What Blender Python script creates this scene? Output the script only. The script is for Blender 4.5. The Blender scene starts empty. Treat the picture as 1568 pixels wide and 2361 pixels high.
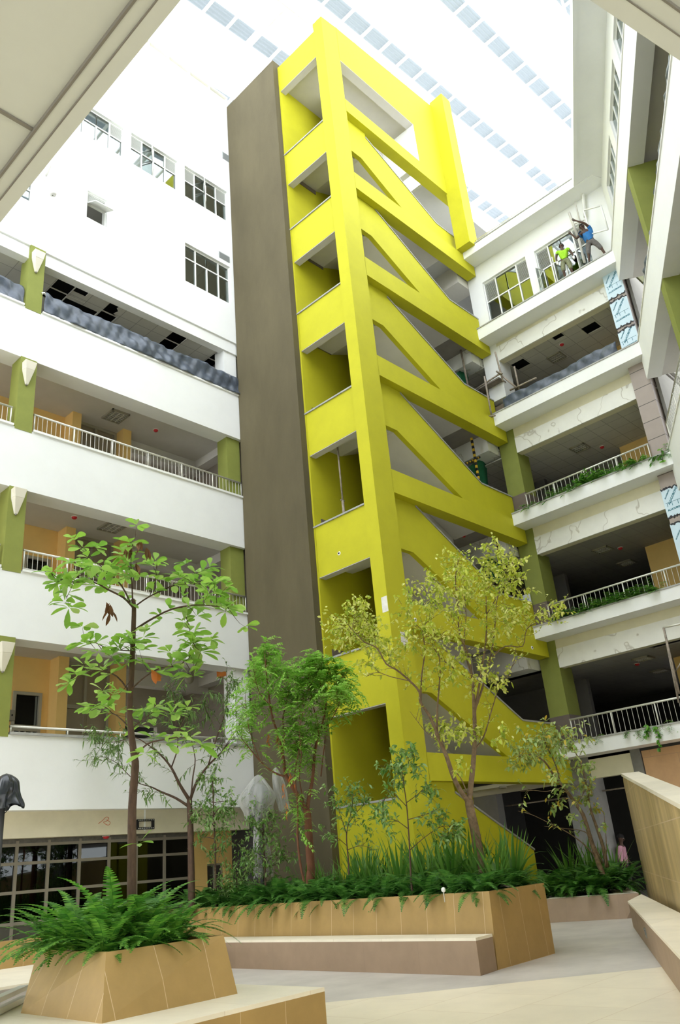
import bpy, bmesh, math, random
from mathutils import Vector, Matrix
random.seed(7)
SC = bpy.context.scene
COL = SC.collection
CH = 1.55                                    # height of the photographer's eye above the court floor
FPX = 1867.74091                             # focal length in pixels of the 1568 x 2361 frame
RM = [Vector((0.69722729, -0.71173188, -0.08550929)),
      Vector((0.23508381, 0.3397043, -0.91067919)),
      Vector((0.67720728, 0.61484854, 0.40416775))]
WA = 0.50916073                              # bearing of the skewed wing
WN = Vector((math.sin(WA), -math.cos(WA), 0)); WD = Vector((-math.cos(WA), -math.sin(WA), 0))
WK = 4.837; WO = Vector((23.0, 7.3, 0)); WO = WO + WN * (WK - WN.dot(WO))

# ---- measuring: where a sight line of the survey photo meets a known plane of the building ----
def ray(x, y):
    return RM[0] * ((x - 784) / FPX) + RM[1] * ((y - 1180.5) / FPX) + RM[2]
EYE = Vector((0, 0, CH))
def onz(x, y, z): d = ray(x, y); return EYE + d * ((z - CH) / d.z)
def onx(x, y, X): d = ray(x, y); return EYE + d * (X / d.x)
def ony(x, y, Y): d = ray(x, y); return EYE + d * (Y / d.y)
FH = Vector((RM[2].x, RM[2].y, 0)).normalized()
def onk(x, y, k): d = ray(x, y); return EYE + d * (k / FH.dot(d))
def W(t, s, z): return WO + WD * t + WN * s + Vector((0, 0, z))

# ---- objects ----
def link(o, parent=None):
    COL.objects.link(o)
    if parent is not None: o.parent = parent
    return o
def tag(o, label=None, cat=None, group=None, kind=None):
    if label: o['label'] = label
    if cat: o['category'] = cat
    if group: o['group'] = group
    if kind: o['kind'] = kind
    return o
def thing(name, loc, label=None, cat=None, group=None, kind=None, rz=0):
    o = bpy.data.objects.new(name, None); o.empty_display_size = .1
    o.location = loc; o.rotation_euler = (0, 0, rz)
    link(o); return tag(o, label, cat, group, kind)
def dup(root, loc, rz=0, scale=1, label=None, group=None):
    r = root.copy(); COL.objects.link(r); r.location = loc; r.rotation_euler = (0, 0, rz); r.scale = (scale,) * 3
    if label: r['label'] = label
    if group: r['group'] = group
    for ch in list(root.children):
        c = ch.copy(); COL.objects.link(c); c.parent = r
        for g in list(ch.children):
            d = g.copy(); COL.objects.link(d); d.parent = c
    return r

class MB:
    def __init__(s): s.v = []; s.f = []; s.sm = []; s.mi = []; s.m = 0
    def face(s, pts, smooth=False):
        b = len(s.v); s.v.extend([tuple(p) for p in pts]); s.f.append(tuple(range(b, b + len(pts)))); s.sm.append(smooth); s.mi.append(s.m)
    def hexa(s, a, b):
        """a, b: two matching rings of points; closed solid between them"""
        n = len(a); o = len(s.v); s.v.extend([tuple(p) for p in a]); s.v.extend([tuple(p) for p in b])
        fs = [tuple(range(o + n - 1, o - 1, -1)), tuple(range(o + n, o + 2 * n))]
        for i in range(n):
            j = (i + 1) % n; fs.append((o + i, o + j, o + n + j, o + n + i))
        for f in fs: s.f.append(f); s.sm.append(False); s.mi.append(s.m)
        return s
    def box(s, x0, x1, y0, y1, z0, z1):
        x0, x1 = sorted((x0, x1)); y0, y1 = sorted((y0, y1)); z0, z1 = sorted((z0, z1))
        return s.hexa([(x0, y0, z0), (x1, y0, z0), (x1, y1, z0), (x0, y1, z0)], [(x0, y0, z1), (x1, y0, z1), (x1, y1, z1), (x0, y1, z1)])
    def fbox(s, F, u0, u1, v0, v1, z0, z1):
        """box in a frame F(u, v, z)"""
        u0, u1 = sorted((u0, u1)); v0, v1 = sorted((v0, v1)); z0, z1 = sorted((z0, z1))
        r = lambda z: [F(u0, v0, z), F(u1, v0, z), F(u1, v1, z), F(u0, v1, z)]
        return s.hexa(r(z0), r(z1))
    def tube(s, pts, r, n=8, cap=True):
        pts = [Vector(p) for p in pts]; R = r if isinstance(r, (list, tuple)) else [r] * len(pts)
        o = len(s.v); up = None
        for i, p in enumerate(pts):
            d = (pts[min(i + 1, len(pts) - 1)] - pts[max(i - 1, 0)])
            if d.length < 1e-9: d = Vector((0, 0, 1))
            d.normalize()
            if up is None: up = d.orthogonal().normalized()
            up = (up - d * up.dot(d))
            up = up.normalized() if up.length > 1e-6 else d.orthogonal().normalized()
            w = d.cross(up)
            for k in range(n):
                a = 2 * math.pi * k / n; s.v.append(tuple(p + (up * math.cos(a) + w * math.sin(a)) * R[i]))
        for i in range(len(pts) - 1):
            for k in range(n):
                a = o + i * n + k; b = o + i * n + (k + 1) % n
                s.f.append((a, b, b + n, a + n)); s.sm.append(True); s.mi.append(s.m)
        if cap:
            s.f.append(tuple(o + k for k in range(n - 1, -1, -1))); s.sm.append(False); s.mi.append(s.m)
            e = o + (len(pts) - 1) * n; s.f.append(tuple(e + k for k in range(n))); s.sm.append(False); s.mi.append(s.m)
        return s
    def lathe(s, c, prof, n=20):
        c = Vector(c); o = len(s.v)
        for r, z in prof:
            for k in range(n):
                a = 2 * math.pi * k / n; s.v.append((c.x + r * math.cos(a), c.y + r * math.sin(a), c.z + z))
        for i in range(len(prof) - 1):
            for k in range(n):
                a = o + i * n + k; b = o + i * n + (k + 1) % n
                s.f.append((a, b, b + n, a + n)); s.sm.append(True); s.mi.append(s.m)
        return s
    def grid(s, P, nu, nv, smooth=True):
        o = len(s.v)
        for i in range(nu + 1):
            for j in range(nv + 1): s.v.append(tuple(P(i / nu, j / nv)))
        for i in range(nu):
            for j in range(nv):
                a = o + i * (nv + 1) + j; s.f.append((a, a + nv + 1, a + nv + 2, a + 1)); s.sm.append(smooth); s.mi.append(s.m)
        return s
    def build(s, name, mats, parent=None, bevel=0, solid=0, uv=True):
        me = bpy.data.meshes.new(name); org = Vector((0, 0, 0))
        if parent is not None:
            inv = world(parent).inverted(); vs = [inv @ Vector(v) for v in s.v]
        else: vs = [Vector(v) for v in s.v]
        me.from_pydata(vs, [], s.f)
        me.polygons.foreach_set('use_smooth', s.sm); me.polygons.foreach_set('material_index', s.mi)
        for m in (mats if isinstance(mats, (list, tuple)) else [mats]): me.materials.append(m)
        if uv:
            L = me.uv_layers.new(name='metres'); vals = []
            for p in me.polygons:
                vv = [Vector(s.v[i]) for i in p.vertices]
                nrm = Vector((0, 0, 0))
                for i in range(len(vv)): nrm += vv[i].cross(vv[(i + 1) % len(vv)])
                if nrm.length > 1e-12: nrm.normalize()
                if abs(nrm.z) > .7:
                    for q in vv: vals += [q.x, q.y]
                else:
                    t = Vector((-nrm.y, nrm.x, 0)); t.normalize()
                    for q in vv: vals += [q.dot(t), q.z]
            L.data.foreach_set('uv', vals)
        me.update()
        o = link(bpy.data.objects.new(name, me), parent)
        if solid:
            m = o.modifiers.new('thickness', 'SOLIDIFY'); m.thickness = solid; m.offset = 0
        if bevel:
            m = o.modifiers.new('edge', 'BEVEL'); m.width = bevel; m.segments = 2; m.limit_method = 'ANGLE'
        return o
def world(o):
    m = Matrix.LocRotScale(o.location, o.rotation_euler, o.scale)
    return world(o.parent) @ m if o.parent else m
def wall_holes(mb, F, u0, u1, v0, v1, holes, s0, s1):
    """wall in frame F(u, s, v) between depths s0, s1 with rectangular holes (u0,u1,v0,v1)"""
    us = sorted({u0, u1, *[min(max(h[i], u0), u1) for h in holes for i in (0, 1)]})
    for a, b in zip(us, us[1:]):
        cut = sorted([(h[2], h[3]) for h in holes if h[0] <= a + 1e-6 and h[1] >= b - 1e-6]); z = v0
        for c, d in cut:
            if c > z + 1e-6: mb.fbox(F, a, b, s0, s1, z, c)
            z = max(z, d)
        if z < v1 - 1e-6: mb.fbox(F, a, b, s0, s1, z, v1)

# ---- materials ----
def srgb(r, g, b):
    f = lambda c: (c / 255 / 12.92) if c / 255 <= .04045 else ((c / 255 + .055) / 1.055) ** 2.4
    return (f(r), f(g), f(b))
MATS = {}
def mat(name, col, rough=.75, var=.06, scale=3., detail=5, spec=.3, metal=0, bump=0, bscale=60, brick=None, stretch=None, island=None, trans=0):
    if name in MATS: return MATS[name]
    m = bpy.data.materials.new(name); m.use_nodes = True; MATS[name] = m
    N = m.node_tree.nodes; L = m.node_tree.links; b = N['Principled BSDF']
    b.inputs['Roughness'].default_value = rough; b.inputs['Metallic'].default_value = metal
    b.inputs['Specular IOR Level'].default_value = spec
    c = (*col, 1); out = None
    tc = N.new('ShaderNodeTexCoord')
    if island:
        g = N.new('ShaderNodeNewGeometry'); r = N.new('ShaderNodeValToRGB')
        r.color_ramp.elements[0].color = (*island[0], 1); r.color_ramp.elements[1].color = (*island[-1], 1)
        for i, ci in enumerate(island[1:-1]):
            e = r.color_ramp.elements.new((i + 1) / (len(island) - 1)); e.color = (*ci, 1)
        L.new(g.outputs['Random Per Island'], r.inputs[0]); out = r.outputs[0]
    else:
        n = N.new('ShaderNodeTexNoise'); n.inputs['Scale'].default_value = scale; n.inputs['Detail'].default_value = detail
        n.inputs['Roughness'].default_value = .65
        if stretch:
            mp = N.new('ShaderNodeMapping'); mp.inputs['Scale'].default_value = stretch
            L.new(tc.outputs['Object'], mp.inputs[0]); L.new(mp.outputs[0], n.inputs['Vector'])
        else: L.new(tc.outputs['Object'], n.inputs['Vector'])
        r = N.new('ShaderNodeValToRGB'); r.color_ramp.elements[0].position = .28; r.color_ramp.elements[1].position = .72
        r.color_ramp.elements[0].color = tuple(x * (1 - var) for x in col) + (1,)
        r.color_ramp.elements[1].color = tuple(min(1, x * (1 + var)) for x in col) + (1,)
        L.new(n.outputs['Fac'], r.inputs[0]); out = r.outputs[0]
    if brick:
        w, h, mo, mc, off = brick
        uv = N.new('ShaderNodeUVMap'); t = N.new('ShaderNodeTexBrick')
        t.inputs['Scale'].default_value = 1; t.inputs['Brick Width'].default_value = w; t.inputs['Row Height'].default_value = h
        t.inputs['Mortar Size'].default_value = mo; t.inputs['Mortar'].default_value = (*mc, 1); t.inputs['Mortar Smooth'].default_value = .1
        t.offset = off; t.inputs['Bias'].default_value = 0
        L.new(uv.outputs[0], t.inputs['Vector'])
        hs = N.new('ShaderNodeHueSaturation'); hs.inputs['Value'].default_value = .93
        L.new(out, hs.inputs['Color']); L.new(out, t.inputs['Color1']); L.new(hs.outputs[0], t.inputs['Color2']); out = t.outputs['Color']
    L.new(out, b.inputs['Base Color'])
    if bump:
        n2 = N.new('ShaderNodeTexNoise'); n2.inputs['Scale'].default_value = bscale; n2.inputs['Detail'].default_value = 4
        L.new(tc.outputs['Object'], n2.inputs['Vector'])
        bp = N.new('ShaderNodeBump'); bp.inputs['Strength'].default_value = bump; bp.inputs['Distance'].default_value = .02
        L.new(n2.outputs['Fac'], bp.inputs['Height']); L.new(bp.outputs[0], b.inputs['Normal'])
    if trans:
        tr = N.new('ShaderNodeBsdfTranslucent'); mx = N.new('ShaderNodeMixShader'); mx.inputs[0].default_value = trans
        L.new(out, tr.inputs['Color']); L.new(b.outputs[0], mx.inputs[1]); L.new(tr.outputs[0], mx.inputs[2])
        L.new(mx.outputs[0], N['Material Output'].inputs['Surface'])
    return m
def glass(name, tint, gloss=.2, rough=.02):
    m = bpy.data.materials.new(name); m.use_nodes = True
    N = m.node_tree.nodes; L = m.node_tree.links; N.remove(N['Principled BSDF'])
    t = N.new('ShaderNodeBsdfTransparent'); t.inputs[0].default_value = (*tint, 1)
    g = N.new('ShaderNodeBsdfGlossy'); g.inputs['Roughness'].default_value = rough; g.inputs['Color'].default_value = (.9, .95, .95, 1)
    x = N.new('ShaderNodeMixShader'); lw = N.new('ShaderNodeLayerWeight'); lw.inputs[0].default_value = .35
    mr = N.new('ShaderNodeMapRange'); mr.inputs['To Min'].default_value = gloss; mr.inputs['To Max'].default_value = min(1, gloss + .6)
    L.new(lw.outputs['Fresnel'], mr.inputs['Value']); L.new(mr.outputs[0], x.inputs[0])
    L.new(t.outputs[0], x.inputs[1]); L.new(g.outputs[0], x.inputs[2]); L.new(x.outputs[0], N['Material Output'].inputs['Surface'])
    return m

white = mat('white_plaster', (.80, .81, .80), .85, .025, 1.2, bump=.05, bscale=40)
white_trim = mat('white_paint', (.80, .80, .77), .6, .03)
cream = mat('cream_plaster', (.72, .68, .50), .85, .05, 2.)
cream_patch = mat('filler_patched_plaster', (.80, .80, .75), .85, .05, 1.6)
def add_contours(m, col, scale=.9, width=.012, k=.8):
    N = m.node_tree.nodes; L = m.node_tree.links; b = N['Principled BSDF']; src = b.inputs['Base Color'].links[0].from_socket
    tc = N.new('ShaderNodeTexCoord'); n = N.new('ShaderNodeTexNoise'); n.inputs['Scale'].default_value = scale; n.inputs['Detail'].default_value = 3
    L.new(tc.outputs['Object'], n.inputs['Vector']); r = N.new('ShaderNodeValToRGB'); e = r.color_ramp.elements
    e[0].position = .5 - width; e[0].color = (0, 0, 0, 1); e[1].position = .5 + width; e[1].color = (0, 0, 0, 1); q = e.new(.5); q.color = (k, k, k, 1)
    x = N.new('ShaderNodeMix'); x.data_type = 'RGBA'; L.new(n.outputs['Fac'], r.inputs[0]); L.new(r.outputs[0], x.inputs[0]); L.new(src, x.inputs[6]); x.inputs[7].default_value = (*col, 1)
    L.new(x.outputs[2], b.inputs['Base Color'])
add_contours(cream_patch, (.46, .43, .36))
lime = mat('lime_yellow_render', (.50, .475, .017), .7, .07, 1.1, bump=.06, bscale=50)
taupe = mat('taupe_render', (.112, .094, .052), .85, .16, .9, bump=.08, bscale=30, stretch=(1, 1, .35))
olive = mat('olive_green_paint', (.225, .25, .055), .75, .07, 2.)
ochre = mat('ochre_paint', (.78, .53, .19), .8, .05, 1.5)
soffit_m = mat('grey_soffit_paint', (.57, .60, .585), .85, .03)
ceil_m = mat('gallery_ceiling', (.60, .58, .53), .85, .03)
tiles_m = mat('ceiling_tiles', (.56, .55, .49), .85, .03, brick=(.6, .6, .012, (.34, .33, .30), 0))
stone = mat('sandstone_cladding', (.42, .275, .10), .55, .10, 2.2, bump=.03, brick=(.62, 4., .004, (.62, .46, .28), .0))
stone_wall = mat('streaked_sandstone', (.52, .385, .185), .45, .3, 1.6, bump=.03, stretch=(1.2, 1.2, .18), brick=(2.1, .92, .008, (.60, .46, .30), .4))
stone_top = mat('pale_stone_seat', (.87, .79, .63), .45, .06, 2., brick=(1.2, 6., .003, (.66, .54, .38), 0))
slabs = mat('beige_floor_slabs', (.89, .80, .62), .32, .06, 1.4, spec=.5, brick=(1.2, 1.2, .006, (.70, .58, .42), .5))
concrete = mat('grey_screed', (.55, .51, .46), .4, .2, .8, spec=.45)
conc_col = mat('raw_concrete', (.22, .215, .20), .8, .18, 1.4)
dark_in = mat('interior_shade_black', (.045, .043, .04), .9, .1)  # near-black tone carries the shade of deep interiors
floor_in = mat('interior_floor', (.30, .28, .25), .6, .08)
coping = mat('grey_stone_coping', (.36, .36, .34), .6, .15, 4)
steel = mat('brushed_pale_steel', (.68, .67, .60), .35, .04, metal=.35, spec=.5)
rust = mat('rusty_scaffold_tube', (.32, .27, .22), .7, .4, 9, metal=.3)
tarp_m = mat('blue_grey_tarpaulin', (.075, .092, .122), .38, .35, 5, spec=.5, bump=.55, bscale=3)
brown_panel = mat('mauve_brown_panel', (.34, .285, .25), .4, .04, brick=(.9, .62, .012, (.08, .07, .06), 0))
brown_base = mat('dark_tile_dado', (.15, .12, .10), .45, .1)
alu_frame = mat('white_window_frame', (.80, .81, .78), .5, .02)
grey_frame = mat('grey_green_frame', (.33, .31, .24), .5, .06)
door_m = mat('grey_brown_door_leaf', (.27, .23, .165), .6, .05)
pane_m = glass('window_glass', (.62, .66, .64), .15)
dark_pane = glass('tinted_shopfront_glass', (.10, .10, .085), .012)
black = mat('black_void', (.012, .012, .012), .9, .05)
red = mat('red_plastic', (.55, .03, .04), .4, .03)
soil = mat('dark_soil', (.035, .025, .018), .95, .4, 14, bump=.4, bscale=25)
bark = mat('brown_bark', (.085, .052, .034), .85, .35, 14, bump=.3, bscale=40, stretch=(1, 1, .3))
bark_red = mat('red_brown_bark', (.16, .065, .034), .85, .3, 14, bump=.3, bscale=40, stretch=(1, 1, .3))
bark_tan = mat('tan_mottled_bark', (.17, .115, .065), .85, .45, 11, bump=.3, bscale=40)
def leafmat(name, cols, rough=.42, trans=.4): return mat(name, cols[0], rough, island=cols, trans=trans, spec=.4)
leaf_big = leafmat('broad_leaf_green', [(.18, .38, .05), (.31, .56, .07), (.42, .66, .14), (.22, .46, .06), (.50, .66, .22)])
leaf_willow = leafmat('narrow_leaf_green', [(.07, .15, .035), (.14, .25, .06), (.20, .32, .09), (.10, .2, .05)])
leaf_ficus = leafmat('glossy_small_leaf', [(.07, .18, .03), (.16, .32, .05), (.34, .48, .18), (.10, .24, .04)], .28)
leaf_neem = leafmat('pinnate_leaf_green', [(.17, .40, .04), (.32, .62, .08), (.50, .74, .20), (.22, .48, .05)])
leaf_lime = leafmat('yellow_green_leaf', [(.38, .46, .04), (.62, .68, .08), (.80, .80, .30), (.50, .58, .06), (.28, .40, .05)], .35)
leaf_mix = leafmat('pale_and_yellowing_leaf', [(.22, .36, .09), (.42, .56, .17), (.58, .68, .30), (.28, .44, .1), (.75, .52, .07)], .35)
leaf_fern = leafmat('sword_fern_green', [(.04, .16, .02), (.09, .29, .03), (.22, .48, .06), (.06, .2, .03)], .45)
leaf_dark = leafmat('dark_fern_green', [(.03, .11, .018), (.06, .20, .028), (.14, .34, .06), (.04, .14, .02)], .4)
leaf_sword = leafmat('iris_blade_green', [(.05, .15, .02), (.09, .23, .03), (.17, .33, .06), (.06, .18, .025)], .4)
leaf_dead = leafmat('dry_brown_leaf', [(.16, .07, .03), (.24, .11, .05)], .7, .1)
leaf_orange = leafmat('orange_dead_leaf', [(.62, .20, .03), (.45, .13, .03)], .6, .15)
def smooth_pts(pts, n=4):
    P = [Vector(p) for p in pts]; out = []
    for i in range(len(P) - 1):
        a, b, c, d = P[max(i - 1, 0)], P[i], P[i + 1], P[min(i + 2, len(P) - 1)]
        for k in range(n):
            t = k / n; out.append(.5 * ((2 * b) + (c - a) * t + (2 * a - 5 * b + 4 * c - d) * t * t + (3 * b - a - 3 * c + d) * t ** 3))
    return out + [P[-1]]
# =====================================================  LEFT FACADE  (plane y = 18.4)
LY = 18.4
def FL(u, s, z): return (u, LY + s, z)
XL0, XL1 = 1.2, 15.68
def structure(o): o['kind'] = 'structure'; return o
wins = dict(a=(8.86, 10.86, 24.68, 26.08), b=(11.16, 13.12, 24.66, 26.12), c=(13.45, 15.45, 24.64, 26.16),
            d=(13.43, 15.45, 20.71, 22.43), e=(9.62, 10.33, 21.22, 22.35), f=(7.1, 7.83, 20.66, 21.5), g=(6.4, 8.5, 24.68, 26.08))
m = MB(); wall_holes(m, FL, XL0, XL1, 19.05, 30.45, list(wins.values()), 0, .3)
structure(m.build('wall_left', white))
m = MB()
m.fbox(FL, 8.43, XL1, .06, .34, 18.6, 19.05); m.fbox(FL, XL0, 7.93, .06, .34, 18.6, 19.05)
structure(m.build('trim_1', white))
m = MB(); m.fbox(FL, XL0, XL1, .1, .16, 30.45, 31.55)
roof_par = structure(m.build('wall_left_parapet', mat('cream_parapet_panel', (.70, .67, .58), .7, .03)))
m = MB()
for x in (11.0, 11.85, 12.75, 13.75, 14.75, 15.65): m.fbox(FL, x - .03, x + .03, .02, .1, 30.45, 31.6)
m.fbox(FL, XL0, XL1, .0, .12, 31.52, 31.6)
structure(m.build('trim_2', white_trim))
PAR = [(3.4, 5.03), (7.27, 8.97), (11.18, 12.93), (15.13, 16.83)]
for i, (z0, z1) in enumerate(PAR):
    m = MB(); m.fbox(FL, XL0, XL1, 0, .22, z0, z1); m.fbox(FL, XL0, XL1, .22, .6, z0, z0 + .35)
    structure(m.build('wall_left', white))
    m = MB()
    for a, b in ((8.43, XL1), (XL0, 7.88)): m.fbox(FL, a, b, -.05, .24, z1, z1 + .06)
    structure(m.build('trim_%d' % (3 + i), coping if i == 0 else white_trim))
LV = ['lowest', 'second', 'third', 'tarpaulin-hung top']
# gallery floors / ceilings
GC = [3.4 + .1, 7.6, 11.48, 15.42, 18.68]
for i, zc in enumerate(GC[1:4]):
    m = MB(); m.fbox(FL, XL0, XL1 + .6, .6, 6, zc, zc + .3)
    structure(m.build('ceiling_gallery', ceil_m))
m = MB()
def FP(u, s, z): return (u, z, s)
hol = [(9.03, 9.62, 18.7, 19.86), (9.62, 10.06, 18.7, 19.05), (9.62, 10.75, 19.45, 20.4), (10.8, 11.35, 18.69, 19.85),
       (13.19, 13.78, 18.68, 19.82), (15.04, 15.56, 18.66, 19.88)]
o = []
wall_holes(m, lambda u, s, v: (u, v, s), XL0, XL1 + .3, LY + .3, LY + 5.5, hol, 18.66, 18.70)
structure(m.build('ceiling_gallery', tiles_m))
m = MB(); m.box(XL0, XL1 + .3, LY + .3, LY + 5.5, 19.25, 19.4); structure(m.build('ceiling_shade_sheet', black))  # black sheet painted as the shade seen through the missing tiles
# tile grid bars left across the holes
m = MB()
for x0, x1, y in ((9.03, 10.2, 19.3), (10.8, 11.35, 19.3), (13.19, 13.78, 19.28), (15.04, 15.56, 19.28)): m.box(x0, x1, y - .012, y + .012, 18.655, 18.69)
m.box(9.6, 9.625, 18.7, 19.9, 18.655, 18.69)
structure(m.build('trim_8', steel))
m = MB(); m.hexa([(11.14, 18.7, 18.655), (11.36, 18.7, 18.655), (11.36, 19.28, 18.655), (11.16, 19.2, 18.655), (11.22, 19.02, 18.655), (11.1, 18.9, 18.655)],
                 [(11.14, 18.7, 18.67), (11.36, 18.7, 18.67), (11.36, 19.28, 18.67), (11.16, 19.2, 18.67), (11.22, 19.02, 18.67), (11.1, 18.9, 18.67)])
tag(m.build('ceiling_tile', tiles_m), 'broken ceiling tile jutting into a dark gap above the tarpaulin', 'ceiling tile')
# green columns
z_lo = [5.03, 8.97, 12.93, 16.83]; z_hi = [7.27, 11.18, 15.13, 19.05]
for i in range(4):
    m = MB(); m.fbox(FL, 7.92, 8.39, -.012, .5, z_lo[i] - .05, z_hi[i] + .02)
    structure(m.build('column_left', olive))
    m = MB(); m.fbox(FL, 15.12, 15.66, .12, .62, z_lo[i] - .6, z_hi[i] + .02 if i else 7.27)
    structure(m.build('column_left', white if i in (0, 3) else olive))
    m = MB(); m.fbox(FL, 3.2, 3.67, -.012, .5, z_lo[i] - .05, z_hi[i] + .02)
    structure(m.build('column_left', olive))
# cross beams and end bay of the galleries
for i in range(3):
    zc = GC[i + 1]
    m = MB(); m.fbox(FL, 15.66, 16.1, .6, 4.5, zc - .3, zc); m.fbox(FL, 12.7, 16.1, 2.6, 2.9, zc - .45, zc)
    structure(m.build('beam_gallery', ceil_m))
    m = MB(); m.fbox(FL, 16.05, 16.3, .0, 5.6, zc - 3.9, zc)
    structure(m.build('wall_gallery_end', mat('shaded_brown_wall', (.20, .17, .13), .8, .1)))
    m = MB(); m.fbox(FL, XL0, XL1 + .6, .22, 5.6, zc - 3.7, zc - 3.4)
    structure(m.build('floor_gallery', floor_in))
    # back wall: ochre part with a window hole, pilasters, door recess
    zf = zc - 3.4
    m = MB(); wall_holes(m, lambda u, s, z: (u, 21 + s, z), XL0, 10.75, zf, zc, [(9.62, 10.42, zf + .3, zf + 2.45)], 0, .2)
    m.box(10.62, 10.92, 20.5, 21.0, zf, zc); m.box(12.42, 12.72, 20.5, 21.0, zf, zc)
    m.box(12.72, 13.0, 21.0, 21.2, zf, zc)
    structure(m.build('wall_gallery_back', ochre))
    m = MB(); wall_holes(m, lambda u, s, z: (u, 22.6 + s, z), 12.4, 16.3, zf, zc, [(12.9, 15.2, zf, zf + 2.1)], 0, .2)
    structure(m.build('wall_gallery_back', mat('grey_plaster', (.40, .38, .33), .85, .05)))
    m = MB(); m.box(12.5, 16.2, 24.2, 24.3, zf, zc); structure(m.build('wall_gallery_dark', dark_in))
    # window in the ochre wall
    w = thing('window_%d' % (20 + i), (10.02, 21, zf + .3), kind='structure')
    m = MB()
    for a, b, c, d in ((9.62, 9.7, zf + .3, zf + 2.45), (10.34, 10.42, zf + .3, zf + 2.45), (9.7, 10.34, zf + 2.37, zf + 2.45), (9.7, 10.34, zf + 1.42, zf + 1.58), (9.7, 10.34, zf + .3, zf + .36)):
        m.box(a, b, 20.94, 21.06, c, d)
    for x in (9.86, 10.02, 10.2): m.box(x - .02, x + .02, 20.96, 21.04, zf + .36, zf + 1.42)
    m.build('frame', grey_frame, w)
    m = MB(); m.box(9.7, 10.34, 21.02, 21.03, zf + .36, zf + 2.37); m.build('pane', dark_pane, w)
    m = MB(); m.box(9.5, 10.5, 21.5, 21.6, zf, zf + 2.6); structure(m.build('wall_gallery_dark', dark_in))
    # double door
    d = thing('door_%d' % (i + 1), (11.67, 21, zf), kind='structure')
    m = MB()
    for a, b, c, e in ((10.92, 11.0, zf, zc), (12.34, 12.42, zf, zc), (11.0, 12.34, zc - .1, zc), (11.0, 12.34, zf + 2.1, zf + 2.2), (11.63, 11.71, zf + 2.2, zc - .1)): m.box(a, b, 20.9, 21.02, c, e)
    m.build('frame', grey_frame, d)
    for x0, x1, hx in ((11.0, 11.665, 11.6), (11.675, 12.34, 11.74)):
        m = MB(); m.box(x0, x1, 20.97, 21.01, zf, zf + 2.1); m.box(x0 + .1, x1 - .1, 20.955, 20.97, zf + .1, zf + 2.0)
        leaf = m.build('door_leaf', door_m, d)
        m = MB(); m.tube([(hx, 20.93, zf + .95), (hx, 20.93, zf + 1.15)], .012, 6); m.build('door_handle', steel, leaf)
    m = MB(); m.box(11.0, 11.63, 20.98, 21.0, zf + 2.2, zc - .1); m.box(11.71, 12.34, 20.98, 21.0, zf + 2.2, zc - .1); m.build('fanlight_panel', door_m, d)
# dark rear of top gallery and rooms behind the upper windows
m = MB(); m.box(XL0, XL1 + .4, LY + 5.4, LY + 5.6, 15.6, 19.4); m.box(XL1 + .3, XL1 + .5, LY + .3, LY + 5.6, 15.6, 19.4)
structure(m.build('wall_gallery_back', mat('top_gallery_wall', (.42, .41, .36), .85, .04)))
m = MB(); m.fbox(FL, XL0, XL1 + .5, .22, 5.6, 15.7, 15.9); structure(m.build('floor_gallery', floor_in))
room_w = mat('office_wall', (.62, .61, .56), .85, .04); room_green = mat('office_green_wall', (.11, .115, .045), .8, .04)
for z0, z1 in ((19.4, 23.4), (23.5, 27.4)):
    m = MB(); m.box(XL0, XL1 + .3, LY + 3.2, LY + 3.4, z0, z1); m.box(XL0, XL1 + .3, LY + .3, LY + 3.4, z1, z1 + .1); m.box(XL0, XL1 + .3, LY + .3, LY + 3.4, z0, z0 + .1)
    structure(m.build('wall_office', room_w))
    m = MB(); m.box(15.5, 15.68, LY + .3, LY + 3.3, z0, z1); structure(m.build('wall_office', room_green))

def win_unit(idx, F, u0, u1, z0, z1, cols, split, louvers, s=.12, mullion=.05, transom_from=None, rails=None, reveal=True):
    """window: frame, louver panels and panes. cols: boundaries 0..1; louvers: set of column numbers with a louvre above"""
    o = thing('window_%d' % idx, F((u0 + u1) / 2, s, z0), kind='structure')
    m = MB(); w = u1 - u0; h = z1 - z0; zs = z0 + h * split; b = mullion
    m.fbox(F, u0 + .003, u1 - .003, s - .026, s + .046, z0 + .003, z0 + b); m.fbox(F, u0 + .003, u1 - .003, s - .026, s + .046, z1 - b, z1 - .003)
    m.fbox(F, u0 + .003, u1 - .003, s - .026, s + .046, zs - b / 2, zs + b / 2)
    for i, c in enumerate(cols):
        x = u0 + w * c
        m.fbox(F, max(u0, x - b / 2), min(u1, x + b / 2), s - .03, s + .05, z0, (z1 if (i in (0, len(cols) - 1) or rails is None or i in rails) else zs))
    m.build('frame', alu_frame, o)
    for i in range(len(cols) - 1):
        a, c = u0 + w * cols[i], u0 + w * cols[i + 1]
        if i in louvers:
            m = MB(); n = max(6, int((z1 - zs) / .055))
            for k in range(n):
                z = zs + (z1 - zs) * (k + .5) / n
                m.hexa([F(a, s + .05, z + .018), F(c, s + .05, z + .018), F(c, s - .02, z - .012), F(a, s - .02, z - .012)],
                       [F(a, s + .05, z + .024), F(c, s + .05, z + .024), F(c, s - .02, z - .006), F(a, s - .02, z - .006)])
            m.build('louver_panel', alu_frame, o)
            m = MB(); m.fbox(F, a + .02, c - .02, s + .0, s + .01, z0 + b, zs - b / 2); m.build('pane', pane_m, o)
        else:
            m = MB(); m.fbox(F, a + .02, c - .02, s + .0, s + .01, z0 + b, zs - b / 2); m.build('pane', pane_m, o)
            m = MB(); m.fbox(F, a + .02, c - .02, s + .0, s + .01, zs + b / 2, z1 - b); m.build('pane', pane_m, o)
    return o
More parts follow.
